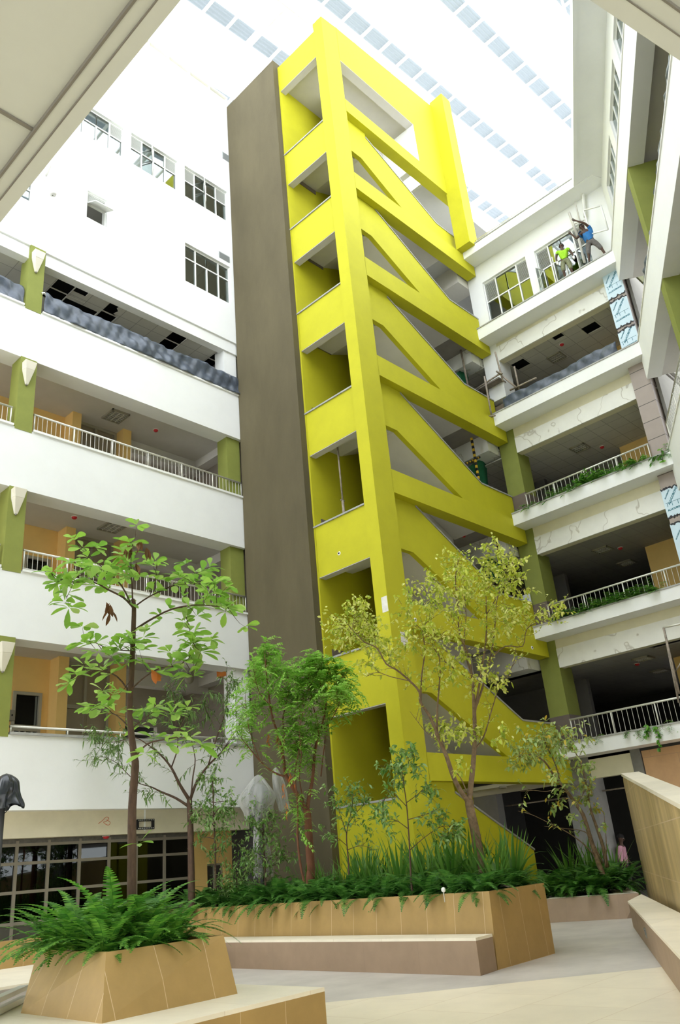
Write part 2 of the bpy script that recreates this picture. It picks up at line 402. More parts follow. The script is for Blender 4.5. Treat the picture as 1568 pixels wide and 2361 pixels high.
def open_sash(parent, F, u, z0, z1, wd, s=.12, ang=75, hinge=1):
    """casement standing open"""
    a = math.radians(ang); du = math.cos(a) * wd * hinge; ds = -math.sin(a) * wd
    m = MB()
    P = lambda q, z: F(u + du * q, s + ds * q, z)
    def bar(p, q, r=.022): m.tube([p, q], r, 4)
    bar(P(0, z0), P(1, z0)); bar(P(0, z1), P(1, z1)); bar(P(0, z0), P(0, z1)); bar(P(1, z0), P(1, z1))
    sa = m.build('sash', alu_frame, parent)
    m = MB(); m.face([P(0, z0), P(1, z0), P(1, z1), P(0, z1)]); m.build('pane', pane_m, sa)
q4 = (0, .25, .5, .75, 1)
win_unit(1, FL, *wins['a'], q4, .58, {3}, rails=(0, 3, 4)); win_unit(2, FL, *wins['g'], q4, .58, {0, 3})
wb = win_unit(3, FL, *wins['b'], q4, .58, {0, 3}); open_sash(wb, FL, 12.12, 24.72, 25.45, .42, ang=60, hinge=-1); open_sash(wb, FL, 12.12, 25.52, 26.05, .42, ang=55, hinge=-1)
wc = win_unit(4, FL, *wins['c'], q4, .58, {0, 3}); open_sash(wc, FL, 14.42, 24.72, 25.45, .42, ang=60, hinge=-1); open_sash(wc, FL, 14.42, 25.52, 26.05, .42, ang=55, hinge=-1)
win_unit(5, FL, *wins['d'], (0, .25, .5, .76, 1), .66, set(), rails=(0, 1, 3, 4))
win_unit(6, FL, *wins['f'], (0, .5, 1), .6, set())
we = thing('window_7', FL(9.97, .1, 21.22), kind='structure')
m = MB(); F = FL
for a, b, c, d in ((9.62, 9.66, 21.22, 22.35), (10.29, 10.33, 21.22, 22.35), (9.66, 10.29, 22.31, 22.35), (9.66, 10.29, 21.85, 21.89), (9.66, 10.29, 21.22, 21.26)): m.fbox(F, a, b, .06, .14, c, d)
m.build('frame', alu_frame, we)
m = MB()
for k in range(8):
    z = 21.92 + k * .05; m.hexa([F(9.66, .14, z + .02), F(10.29, .14, z + .02), F(10.29, .07, z - .01), F(9.66, .07, z - .01)], [F(9.66, .14, z + .026), F(10.29, .14, z + .026), F(10.29, .07, z - .004), F(9.66, .07, z - .004)])
m.build('louver_panel', alu_frame, we)
m = MB(); P = lambda q, u: F(u, .06 - .52 * q, 21.87 - .30 * q)
for a, b in ((P(0, 9.66), P(1, 9.66)), (P(0, 10.29), P(1, 10.29)), (P(1, 9.66), P(1, 10.29)), (P(0, 9.66), P(0, 10.29))): m.tube([a, b], .02, 4)
sa = m.build('sash', alu_frame, we); m = MB(); m.face([P(0, 9.66), P(1, 9.66), P(1, 10.29), P(0, 10.29)]); m.build('pane', mat('frosted_pane', (.72, .72, .68), .4, .02), sa)
vent_m = mat('grey_vent', (.36, .38, .38), .6, .05)
for (u0, u1, z0, z1), lb in (((15.28, 15.62, 27.85, 28.2), 'small grey louvred vent high on the white wall above the windows'), ((14.94, 15.44, 22.62, 22.9), 'wide grey louvred vent above the lower office window')):
    v = thing('wall_vent', FL((u0 + u1) / 2, 0, z0), lb, 'vent')
    m = MB(); m.fbox(FL, u0, u1, -.02, .03, z0, z1); m.build('vent_plate', vent_m, v)
    m = MB(); n = int((z1 - z0) / .04)
    for k in range(n): m.fbox(FL, u0 + .02, u1 - .02, -.035, -.018, z0 + .02 + k * .04, z0 + .035 + k * .04)
    m.build('slats', vent_m, v)
# white rag hanging at the soffit corner
m = MB(); pa = ony(112, 378, 18.2); pb = ony(100, 405, 18.2); pc = ony(122, 445, 18.2)
m.grid(lambda u, v: pa.lerp(pb, v * 2) + Vector((.22 * (u - .5), .06 * math.sin(u * 7), 0)) if v < .5 else pb.lerp(pc, v * 2 - 1) + Vector((.10 * (u - .5), .06 * math.sin(u * 7 + v), 0)), 6, 12)
m.lathe(pc, [(.02, -.1), (.09, -.08), (.11, -.02), (.06, .05), (.01, .07)], 10)
tag(m.build('plastic_rag', mat('white_plastic_film', (.66, .65, .62), .5, .08), solid=.006), 'white plastic rag hanging down the upper white wall beside the soffit', 'rag')

# sconces
sc_m = mat('cream_sconce', (.70, .66, .55), .5, .03)
sconce0 = None
names = ['lowest gallery', 'second gallery', 'third gallery', 'top gallery']
for i, z in enumerate((7.1, 11.1, 14.95, 18.8)):
    lb = 'cream wedge wall light on the green column of the ' + names[i]
    if sconce0 is None:
        sconce0 = thing('wall_sconce', (8.13, LY - .012, z), lb, 'wall light', 'cream wedge lights on the green columns')
        m = MB(); zz = z
        m.hexa([(8.09, LY - .012, zz - .66), (8.17, LY - .012, zz - .66), (8.17, LY - .06, zz - .66), (8.09, LY - .06, zz - .66)],
               [(7.98, LY - .012, zz - .25), (8.28, LY - .012, zz - .25), (8.25, LY - .2, zz - .25), (8.01, LY - .2, zz - .25)])
        m.hexa([(7.98, LY - .012, zz - .25), (8.28, LY - .012, zz - .25), (8.25, LY - .2, zz - .25), (8.01, LY - .2, zz - .25)],
               [(7.965, LY - .012, zz), (8.295, LY - .012, zz), (8.295, LY - .235, zz), (7.965, LY - .235, zz)])
        m.build('shade', sc_m, sconce0, bevel=.01)
        m = MB(); m.lathe((8.13, LY - .04, zz - .68), [(.0, -.01), (.025, -.01), (.025, .03), (0, .03)], 10); m.build('end_cap', mat('sconce_tip', (.25, .23, .2), .5), sconce0)
    else: dup(sconce0, (8.13, LY - .012, z), label=lb)

# railings
def railing(F, u0, u1, z, h, s, label, group, npost, bal=True, name='railing', gap=.13):
    o = thing(name, F((u0 + u1) / 2, s, z), label, 'railing', group)
    m = MB(); m.tube([F(u0, s, z + h), F(u1, s, z + h)], .03, 8); m.build('handrail', steel, o)
    for i in range(npost + 1):
        u = u0 + (u1 - u0) * i / npost; u = min(max(u, u0 + .03), u1 - .03)
        m = MB(); m.tube([F(u, s, z - .02), F(u, s, z + h)], .022, 6); m.build('post', steel, o)
    if bal:
        m = MB(); m.tube([F(u0, s, z + .07), F(u1, s, z + .07)], .014, 6); m.build('bottom_rail', steel, o)
        n = int((u1 - u0) / gap); m = MB()
        for i in range(1, n): u = u0 + (u1 - u0) * i / n; m.tube([F(u, s, z + .07), F(u, s, z + h)], .008, 4, False)
        m.build('balusters', steel, o)
    return o
railing(FL, 8.45, 15.66, 5.09, .14, .08, 'low single-rail steel railing on the grey coping of the lowest gallery', 'railings along the white parapets', 5, bal=False)
railing(FL, 8.45, 15.66, 9.03, .55, .08, 'pale steel railing with balusters on the second gallery parapet behind the broad-leaved tree', 'railings along the white parapets', 6)
railing(FL, 8.45, 15.66, 12.99, .53, .08, 'pale steel railing with balusters on the third gallery parapet under the tarpaulin floor', 'railings along the white parapets', 6)
railing(FL, 4.0, 7.86, 12.99, .53, .08, 'short length of pale railing beyond the green column, third gallery', 'railings along the white parapets', 3)
railing(FL, 4.0, 7.86, 9.03, .55, .08, 'sliver of railing beyond the green column, second gallery', 'railings along the white parapets', 3)
# tarpaulins on the top parapet
def tarp(F, u0, u1, z, h, s, label, seed, sag=.05, nu=220, pull=None):
    rnd = random.Random(seed); ph = [rnd.uniform(0, 6) for _ in range(12)]
    def P(a, b):
        u = u0 + (u1 - u0) * a; x = a * (u1 - u0)
        zt = z + h - sag * abs(math.sin(x * .9 + ph[0])) - .5 * sag * abs(math.sin(x * 2.3 + ph[1]))
        zz = z - .02 + (zt - z) * b
        ss = s + .03 * math.sin(x * 2.1 + ph[2] + b * 2.6) + .022 * math.sin(x * 5.3 + ph[3] - b * 5 + math.sin(x * 1.3) * 2) + .02 * math.sin(x * 11 + ph[4] + b * 7 + 2 * math.sin(x * 1.7)) + .012 * math.sin(x * 19 + ph[6] - b * 4) + .02 * math.sin(b * 6 + x * .8 + ph[5])
        if pull: ss -= .05 * math.exp(-((a - pull) * 30) ** 2); zz += .03 * math.sin(abs(a - pull) * 140) * math.exp(-abs(a - pull) * 25) * b
        return F(u, ss - .03 * (1 - b), zz)
    m = MB(); m.grid(P, nu, 12)
    return tag(m.build('tarpaulin', tarp_m, solid=.008), label, 'tarpaulin', 'blue-grey tarpaulins over the parapets')
tarp(FL, 8.45, 15.66, 16.9, .72, -.03, 'long creased blue-grey tarpaulin hung over the top gallery railing of the white facade', 3, pull=.46)
tarp(FL, 4.0, 7.88, 16.9, .72, .08, 'blue-grey tarpaulin beyond the topmost green column, cut by the picture edge', 4)
m = MB(); m.tube([(8.36, LY - .03, 17.5), (8.42, LY - .05, 17.53), (8.52, LY - .02, 17.46)], [.035, .03, .02], 8)
tag(m.build('rope_tie', white_trim), 'white knotted tie fixing the tarpaulin to the topmost green column', 'tie')

# ceiling lights and detectors in the white-facade galleries
def fixture(cx, cy, z, w, d, label, rz=0, group='recessed gallery lights'):
    o = thing('ceiling_light', (cx, cy, z), label, 'ceiling light', group, rz=rz)
    m = MB(); F = lambda x, y, zz: world(o) @ Vector((x, y, zz))
    for a, b, c, e in ((-w / 2, w / 2, -d / 2, -d / 2 + .04), (-w / 2, w / 2, d / 2 - .04, d / 2), (-w / 2, -w / 2 + .04, -d / 2, d / 2), (w / 2 - .04, w / 2, -d / 2, d / 2)): m.fbox(F, a, b, c, e, -.05, .01)
    m.build('frame', grey_frame, o)
    m = MB(); m.fbox(F, -w / 2 + .04, w / 2 - .04, -d / 2 + .04, d / 2 - .04, -.012, .005); rf = m.build('reflector', mat('louvre_reflector', (.30, .30, .28), .3, .1, metal=.6), o)
    m = MB()
    for i in range(1, 4): x = -w / 2 + w * i / 4; m.fbox(F, x - .012, x + .012, -d / 2 + .04, d / 2 - .04, -.04, -.01)
    for i in range(1, 7): y = -d / 2 + d * i / 7; m.fbox(F, -w / 2 + .04, w / 2 - .04, y - .006, y + .006, -.035, -.012)
    m.build('louver_grid', steel, rf); return o
fixture(11.8, 19.95, 15.41, .62, .68, 'square louvred ceiling light in the third gallery of the white facade')
fixture(11.7, 19.77, 11.47, .62, .72, 'square louvred ceiling light in the second gallery above the broad-leaved tree')
def detector(p, label):
    o = thing('fire_detector', p, label, 'fire detector', 'red fire detectors')
    m = MB(); m.lathe(p, [(0, -.075), (.05, -.07), (.075, -.04), (.08, -.015)], 14); dm = m.build('dome', red, o)
    m = MB(); m.lathe(p, [(.08, -.015), (.095, -.015), (.095, .005), (0, .005)], 14); m.build('base_ring', white_trim, o)
detector((13.3, 19.95, 15.42), 'red fire detector on the third gallery ceiling of the white facade')
detector((10.47, 19.78, 11.48), 'red fire detector on the second gallery ceiling near the green column')
detector((13.1, 19.88, 7.6), 'red fire detector on the lowest gallery ceiling behind the tree trunk')
detector((11.5, 19.3, 2.86), 'red fire detector above the dark shopfront glazing')
o = thing('switch_box', (9.55, 20.98, 5.86), 'grey electrical box on the ochre wall beside the green column', 'electrical box')
m = MB(); m.box(9.42, 9.69, 20.9, 21.0, 5.86, 6.14); m.build('box_body', mat('grey_box', (.22, .2, .16), .5), o, bevel=.008)
m = MB(); m.lathe((9.6, 20.895, 6.0), [(0, -.02), (.02, -.02), (.02, .02), (0, .02)], 8); m.build('lock', black, o)
o = thing('wall_speaker', ony(436, 1565, 20.2), 'round grey speaker hanging under the lowest gallery ceiling', 'speaker')
p = ony(436, 1565, 20.2); m = MB(); m.lathe((0, 0, 0), [(0, -.1), (.13, -.08), (.16, 0), (.13, .06), (0, .08)], 18)
m.v = [(p.x + a, p.y + c, p.z + b) for a, b, c in m.v]; m.build('housing', grey_frame, o)
m = MB(); m.tube([p + Vector((0, .05, .1)), p + Vector((0, .05, 1.0))], .015, 6); m.build('stem', grey_frame, o)
# propping bits of the lowest gallery: prop, orange box, covered table
o = thing('orange_box', (15.1, 18.95, 6.86), 'orange box sitting on top of the steel prop in the lowest gallery', 'box')
p = ony(521, 1551, 19.0); m = MB(); m.box(p.x - .16, p.x + .2, 18.9, 19.25, p.z - .12, p.z + .2); m.build('box_body', mat('orange_card', (.62, .20, .035), .7, .1), o, bevel=.01)
m = MB(); m.tube([(p.x, 19.08, 3.9), (p.x, 19.08, 5.9)], .045, 8); m.tube([(p.x, 19.08, 5.9), (p.x, 19.08, p.z - .12)], .032, 8)
tag(m.build('steel_prop', rust), 'tall rusty adjustable prop standing in the lowest gallery under the orange box', 'prop')
o = thing('site_table', (13.9, 20.3, 4.2), 'grey sheeted table behind the low railing of the lowest gallery', 'table')
m = MB(); m.box(13.3, 15.0, 19.9, 20.7, 5.15, 5.5); m.build('cover_sheet', mat('grey_sheet', (.30, .31, .28), .7, .2), o, bevel=.03)
for x in (13.4, 14.9):
    m = MB(); m.box(x - .04, x + .04, 19.95, 20.03, 4.2, 5.15); m.build('leg', grey_frame, o)

# ---- ground floor of the white facade
m = MB(); m.fbox(FL, XL0, 15.62, .3, .55, 2.84, 3.42); m.fbox(FL, XL0, XL1 + .5, .3, 6, 3.42, 3.6); structure(m.build('wall_fascia', mat('stained_cream_fascia', (.62, .57, .42), .8, .12, .8)))
m = MB(); m.fbox(FL, 12.2, 12.24, .285, .3, 2.9, 3.42); structure(m.build('trim_9', white_trim))
o = thing('metal_sign_frame', (12.21, LY + .28, 2.93), 'small black rectangular metal frame fixed to the cream fascia above the shopfront', 'metal frame')
m = MB()
for a, b, c, d in ((11.97, 12.46, 3.12, 3.17), (11.97, 12.46, 2.93, 2.98), (11.97, 12.01, 2.98, 3.12), (12.42, 12.46, 2.98, 3.12)): m.box(a, b, LY + .22, LY + .3, c, d)
m.build('frame_bars', black, o)
for z in (3.145, 2.955):
    for k in range(9):
        m = MB(); m.box(11.99 + k * .052, 12.02 + k * .052, LY + .214, LY + .221, z - .006, z + .006); m.build('slot', white_trim, o)
m = MB(); m.tube(smooth_pts([(10.92, 18.69, 3.1), (11.02, 18.69, 3.16), (11.12, 18.69, 3.24), (11.2, 18.69, 3.22), (11.14, 18.69, 3.15), (11.06, 18.69, 3.13), (11.12, 18.69, 3.08), (11.2, 18.69, 3.06), (11.24, 18.69, 3.12), (11.14, 18.69, 3.18)]), .006, 4)
tag(m.build('chalk_mark', mat('red_chalk', (.6, .15, .08), .9)), 'red chalk scribble on the cream fascia above the shopfront', 'mark')
SY = 19.6
def FS(u, s, z): return (u, SY + s, z)
sf = thing('window_10', (11, SY, .4), kind='structure')
m = MB(); MUL = [4.5, 5.3, 6.15, 6.95, 7.75, 8.55, 9.35, 10.14, 10.95, 11.76, 12.55, 13.41, 14.21]; ROWS = [.3, 1.1, 1.74, 2.35, 2.75]
for x in MUL: m.fbox(FS, x - .035, x + .035, -.05, .05, .1, 2.84)
for z in ROWS: m.fbox(FS, 4.5, 14.21, -.044, .044, z - .033, z + .033)
m.build('frame', mat('storefront_frame', (.30, .27, .21), .45, .06), sf)
m = MB(); m.fbox(FS, 4.5, 14.21, -.005, .005, 1.1, 2.75); m.build('pane', dark_pane, sf)
m = MB(); m.fbox(FS, 4.5, 14.21, -.02, .02, .1, 1.1); m.build('lower_panel', mat('dark_lower_panel', (.10, .095, .075), .4, .1), sf)
m = MB(); m.fbox(FS, 4.5, 14.21, -.03, .03, 2.75, 2.95); structure(m.build('trim_10', mat('dull_pipe_strip', (.16, .15, .13), .5, .3, 8)))
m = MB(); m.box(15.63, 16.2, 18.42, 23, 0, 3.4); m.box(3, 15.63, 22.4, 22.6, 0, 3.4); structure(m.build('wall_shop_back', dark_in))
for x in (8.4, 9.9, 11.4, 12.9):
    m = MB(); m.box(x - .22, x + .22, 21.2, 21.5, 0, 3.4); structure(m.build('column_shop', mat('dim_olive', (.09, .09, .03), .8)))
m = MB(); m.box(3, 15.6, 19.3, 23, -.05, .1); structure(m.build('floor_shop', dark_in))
m = MB(); wall_holes(m, FS, 14.24, 15.62, .1, 2.9, [(14.75, 15.35, .1, 2.05)], -.1, .1); structure(m.build('wall_ground', ochre))
d = thing('door_4', (15.05, SY, .1), kind='structure')
m = MB(); m.fbox(FS, 14.78, 15.32, .03, .07, .1, 2.02); m.build('door_leaf', mat('dark_door', (.06, .055, .05), .3), d)
m = MB()
for a, b, c, e in ((14.75, 14.8, .1, 2.05), (15.3, 15.35, .1, 2.05), (14.8, 15.3, 2.0, 2.05), (15.03, 15.07, .1, 2.0)): m.fbox(FS, a, b, -.0, .09, c, e)
m.build('frame', grey_frame, d)

# =====================================================  STAIR TOWER
tower = thing('stair_tower', (15.79, 12.95, 0), 'tall lime-yellow open stair tower with zigzag parapets and a dark taupe end wall', 'staircase tower')
CX, CY = 15.79, 12.95
m = MB(); m.box(CX, 16.63, CY, 13.40, 0, 30.75)
m.hexa([(CX, CY, 30.75), (16.63, CY, 30.75), (16.63, 13.4, 30.75), (CX, 13.4, 30.75)], [(CX, CY, 31.0), (16.63, CY, 31.15), (16.63, 13.4, 31.15), (CX, 13.4, 31.0)])
m.build('corner_column', lime, tower)
m = MB(); m.box(15.60, 18.0, 15.50, 18.38, 0, 30.95); tag(m.build('end_wall', taupe, tower), 'dark taupe rendered end wall of the tower')
# landing parapets on the narrow face
BT = [3.02, 6.89, 10.88, 14.78, 18.67, 22.36, 25.95]
BB = [0.0, 5.35, 9.32, 13.30, 17.2, 20.9, 24.5]
for i in range(7):
    m = MB(); m.box(15.86, 16.1, 13.40, 15.5, BB[i], BT[i]); m.build('landing_parapet', lime, tower)
    m = MB(); m.box(15.82, 16.14, 13.40, 15.5, BT[i], BT[i] + .05); m.build('coping_strip', coping, tower)
m = MB(); m.box(15.86, 16.1, 13.40, 15.5, 29.35, 30.72); m.build('landing_parapet', lime, tower)
m = MB(); m.box(15.865, 16.12, 13.4, 15.44, 29.33, 29.348); m.box(16.64, 20.94, CY + .004, 13.3, 29.31, 29.328); m.build('parapet_soffit', mat('grey_stair_soffit', (.56, .54, .50), .85, .03), tower)
# beams on the wide face
EX = 23.69
BO = [3.40, 7.31, 11.30, 15.28, 19.14, 22.93, 26.66]
BTp = [4.08, 8.02, 12.05, 16.02, 19.91, 23.66, 27.27]
for i in range(7):
    m = MB(); m.box(16.62, EX if i < 6 else 23.3, CY, 13.36, BO[i], BTp[i]); m.build('beam', lime, tower)
m = MB(); m.box(16.62, 23.3, CY, 13.3, 29.33, 30.75)
m.hexa([(16.62, CY, 30.75), (23.3, CY, 30.75), (23.3, 13.3, 30.75), (16.62, 13.3, 30.75)], [(16.62, CY, 31.15), (23.3, CY, 31.85), (23.3, 13.3, 31.85), (16.62, 13.3, 31.15)])
m.box(20.95, 23.3, CY, 13.3, 27.27, 29.33)
m.build('top_wall', lime, tower)
m = MB(); m.box(20.93, 20.948, CY + .004, 13.3, 27.28, 29.33); m.box(20.95, 21.2, 13.3, 15.4, 27.2, 29.35); m.build('inner_wall', white, tower)
m = MB(); m.box(22.65, 23.25, 12.35, 13.0, 23.72, 32.0); m.build('outer_column', lime, tower)
# stair parapets (zigzag), flights, landings
PTOP = [(3.24, 1.65), (7.2, 5.2), (11.27, 9.2), (15.23, 13.15), (19.04, 17.15), (22.9, 20.92), (26.45, 24.7)]     # z at upper and lower end of the sloping top
LSOF = [None, 5.69, 9.72, 13.74, 17.68, 21.47, 25.13]               # landing soffit level seen in the openings
PY0, PY1 = 13.2, 13.36
grey_s = mat('grey_stair_soffit', (.56, .54, .50), .85, .03)
for i in range(7):
    zt, zl = PTOP[i]; zf = BO[i]                                     # parapet above beam i-1 .. rising to the landing under beam i
    xa, xb = 17.88, 21.8
    if i == 0:
        poly = [(16.62, 0), (21.2, 0), (21.22, 1.62), (17.95, 3.12), (17.88, 3.42), (16.62, 3.42)]
    else:
        s = LSOF[i]; tipz = BTp[i - 1]; mslope = .49 if i < 4 else .50
        xt = 17.49 + (s - tipz + .35) / mslope
        poly = [(16.62, BO[i] + .04), (16.62, s), (17.49, s), (xt, tipz - .35), (23.68, tipz - .35), (23.68, zl), (xb, zl), (xa + .02, zt - .02), (xa, BO[i] + .04)]
    m = MB(); m.hexa([(x, PY1, z) for x, z in poly], [(x, PY0, z) for x, z in poly]); m.build('stair_parapet', lime, tower)
    # coping on the sloping top
    m = MB(); top = [(xa, zt + .0), (xb, zl), (23.68, zl)] if i else [(17.92, 3.14), (21.24, 1.62)]
    for (x0, z0), (x1, z1) in zip(top, top[1:]):
        m.hexa([(x0, PY0 - .025, z0), (x1, PY0 - .025, z1), (x1, PY1 + .03, z1), (x0, PY1 + .03, z0)], [(x0, PY0 - .025, z0 + .05), (x1, PY0 - .025, z1 + .05), (x1, PY1 + .03, z1 + .05), (x0, PY1 + .03, z0 + .05)])
    m.build('coping_strip', coping, tower)
    # flight: sloping slab with treads
    m = MB()
    if i:
        s = LSOF[i]; x1 = 21.85; z1 = s - .49 * (x1 - 17.49)
        m.hexa([(17.3, PY1, s), (17.49, PY1, s), (x1, PY1, z1), (x1, PY1, z1 + .3), (17.3, PY1, s + .42)], [(17.3, 14.66, s), (17.49, 14.66, s), (x1, 14.66, z1), (x1, 14.66, z1 + .3), (17.3, 14.66, s + .42)])
        n = 12
        for k in range(n):
            xx = 17.5 + (x1 - 17.5) * k / n; zz = s + .42 - (.49 * (x1 - 17.49) - .0) * k / n
            m.box(xx, xx + (x1 - 17.5) / n, PY1, 14.66, zz - .35, zz - .05)
        m.build('stair_flight', grey_s, tower)
        m = MB(); m.box(16.1, 17.3, 13.4, 15.55, s + .0, s + .25); m.build('landing_slab', grey_s, tower)
        m = MB(); m.box(15.865, 16.12, 13.4, 15.44, BB[i] - .02, BB[i] - .002); m.build('parapet_soffit', grey_s, tower)
        m = MB(); xr = 21.85
        # rear flight to the floor above
        m.hexa([(17.3, 14.72, s + .0), (xr, 14.72, s + 2.0), (xr, 14.72, s + 2.3), (17.3, 14.72, s + .3)], [(17.3, 15.55, s + .0), (xr, 15.55, s + 2.0), (xr, 15.55, s + 2.3), (17.3, 15.55, s + .3)])
        m.build('stair_flight', grey_s, tower)
    else:
        m.hexa([(17.3, PY1, 1.7), (21.2, PY1, 0), (21.2, PY1, .1), (17.3, PY1, 2.0)], [(17.3, 14.66, 1.7), (21.2, 14.66, 0), (21.2, 14.66, .1), (17.3, 14.66, 2.0)])
        m.build('stair_flight', grey_s, tower)
        m = MB(); m.box(16.1, 17.3, 13.4, 15.55, 1.7, 2.0); m.build('landing_slab', grey_s, tower)
m = MB(); m.box(15.84, 21.86, 15.44, 15.9, 0, 30.7); tag(m.build('back_wall', lime, tower), 'lime-yellow back wall behind the flights')
for z in BT[:]:
    pass
m = MB(); m.box(17.5, 21.8, 14.675, 14.705, 4.3, 29.6); m.build('light_block_spine', grey_s, tower)  # added between the flights to block light from the front openings
m = MB(); m.box(15.88, 23.2, 13.2, 15.9, 29.6, 30.3); m.build('roof_slab', grey_s, tower)
# dark tile skirting on landings
for i in range(1, 7):
    m = MB(); m.box(16.12, 17.3, 15.41, 15.435, BT[i] - 1.0, BT[i] + .35)
    m.build('tile_dado', brown_base, tower)
# landing ceiling lights (surface battens)
for i in range(1, 7):
    zc = LSOF[i]
    lvl = ['first', 'second', 'third', 'fourth', 'fifth', 'sixth'][i - 1]
    if i == 6: continue
    o = thing('batten_light', (16.5, 13.95, zc), 'slim louvred batten light under the %s tower landing counted from the ground' % lvl, 'ceiling light', 'batten lights under the tower landings')
    m = MB(); m.box(16.38, 16.58, 13.55, 14.45, zc - .07, zc); hs = m.build('housing', mat('batten_housing', (.5, .5, .46), .5), o, bevel=.01)
    m = MB(); m.box(16.41, 16.55, 13.58, 14.42, zc - .075, zc - .069); m.build('reflector', mat('dark_reflector', (.16, .17, .16), .4), hs)
# holes / boxes in the yellow render
for p, lb in ((onx(782, 1276, 15.86), 'small dark drain hole with white rim in the second lime landing parapet'), (ony(957.5, 1429, 12.95), 'small dark drain hole in the lime beam behind the tree'), (ony(1227, 1493.5, 12.95), 'small dark drain hole near the end of the lime beam by the white ledge')):
    o = thing('drain_outlet', p, lb, 'drain outlet'); nx = abs(p.x - 15.86) < .01
    m = MB(); m.lathe((0, 0, 0), [(0, .012), (.03, .012), (.03, -.02)], 10); m.v = [((p.x - c, p.y + a, p.z + b) if nx else (p.x + a, p.y - c, p.z + b)) for a, b, c in m.v]; m.build('bore', black, o)
    m = MB(); m.lathe((0, 0, 0), [(.03, .0), (.03, .016), (.055, .01), (.06, 0)], 10); m.v = [((p.x - c, p.y + a, p.z + b) if nx else (p.x + a, p.y - c, p.z + b)) for a, b, c in m.v]; m.build('rim', white_trim, o)
for px, py, w, h, lb in ((892, 1392, .2, .42, 'small torn white notice stuck on the lime corner column'), (932, 1473, .26, .36, 'pale patch of bare plaster on the lime corner column behind the tree')):
    p = ony(px, py, CY - .005) if px > 900 else onx(px - 2, py, CX - .005)
    m = MB()
    if px > 900: m.box(p.x - w / 2, p.x + w / 2, CY - .006, CY, p.z - h / 2, p.z + h / 2)
    else: m.box(CX - .006, CX, max(p.y, 13.06) - w / 2, max(p.y, 13.06) + w / 2, p.z - h / 2, p.z + h / 2)
    tag(m.build('wall_notice' if px < 900 else 'bare_patch', mat('paper_white', (.72, .70, .66), .8, .12, 8)), lb, 'notice' if px < 900 else 'patch')
# prop on the landing
p0 = onz(738, 1055, 13.45); m = MB(); m.tube([(16.3, 14.65, 10.0), (16.3, 14.65, 11.6)], .04, 8); m.tube([(16.3, 14.65, 11.6), (16.3, 14.65, 13.6)], .028, 8); m.tube([(16.22, 14.65, 11.6), (16.38, 14.65, 11.6)], .02, 6)
tag(m.build('steel_prop', rust), 'rusty adjustable prop standing on the third landing of the lime tower', 'prop')
# =====================================================  BACK FACADE  (plane x = 23.75) and the skewed wing
BX = 23.75; LX = 23.0
def FB(u, s, z): return (BX + s, u, z)              # u = y
YW = 7.2                                           # where the wing cuts it
YT = 12.95
LED = [(4.08, 4.48), (7.82, 8.2), (11.8, 12.22), (15.74, 16.2), (19.5, 19.97), (23.4, 23.78)]
LINT = [None, 6.9, 10.8, 14.73, 18.7, None]        # lintel undersides above floors 1..4
FLN = ['first', 'second', 'third', 'fourth', 'fifth', 'roof']
for i, (z0, z1) in enumerate(LED):
    m = MB(); m.hexa([(LX, YT, z0), (LX, YW + .1, z0), (BX + .3, YW - .35, z0), (BX + .3, YT, z0)], [(LX, YT, z1), (LX, YW + .1, z1), (BX + .3, YW - .35, z1), (BX + .3, YT, z1)])
    structure(m.build('slab_ledge', white))
    m = MB(); m.box(LX - .03, LX + .14, YW + .15, YT, z1, z1 + .045); structure(m.build('trim_%d' % (30 + i), coping))
rooms = mat('corridor_wall', (.30, .29, .26), .85, .06)
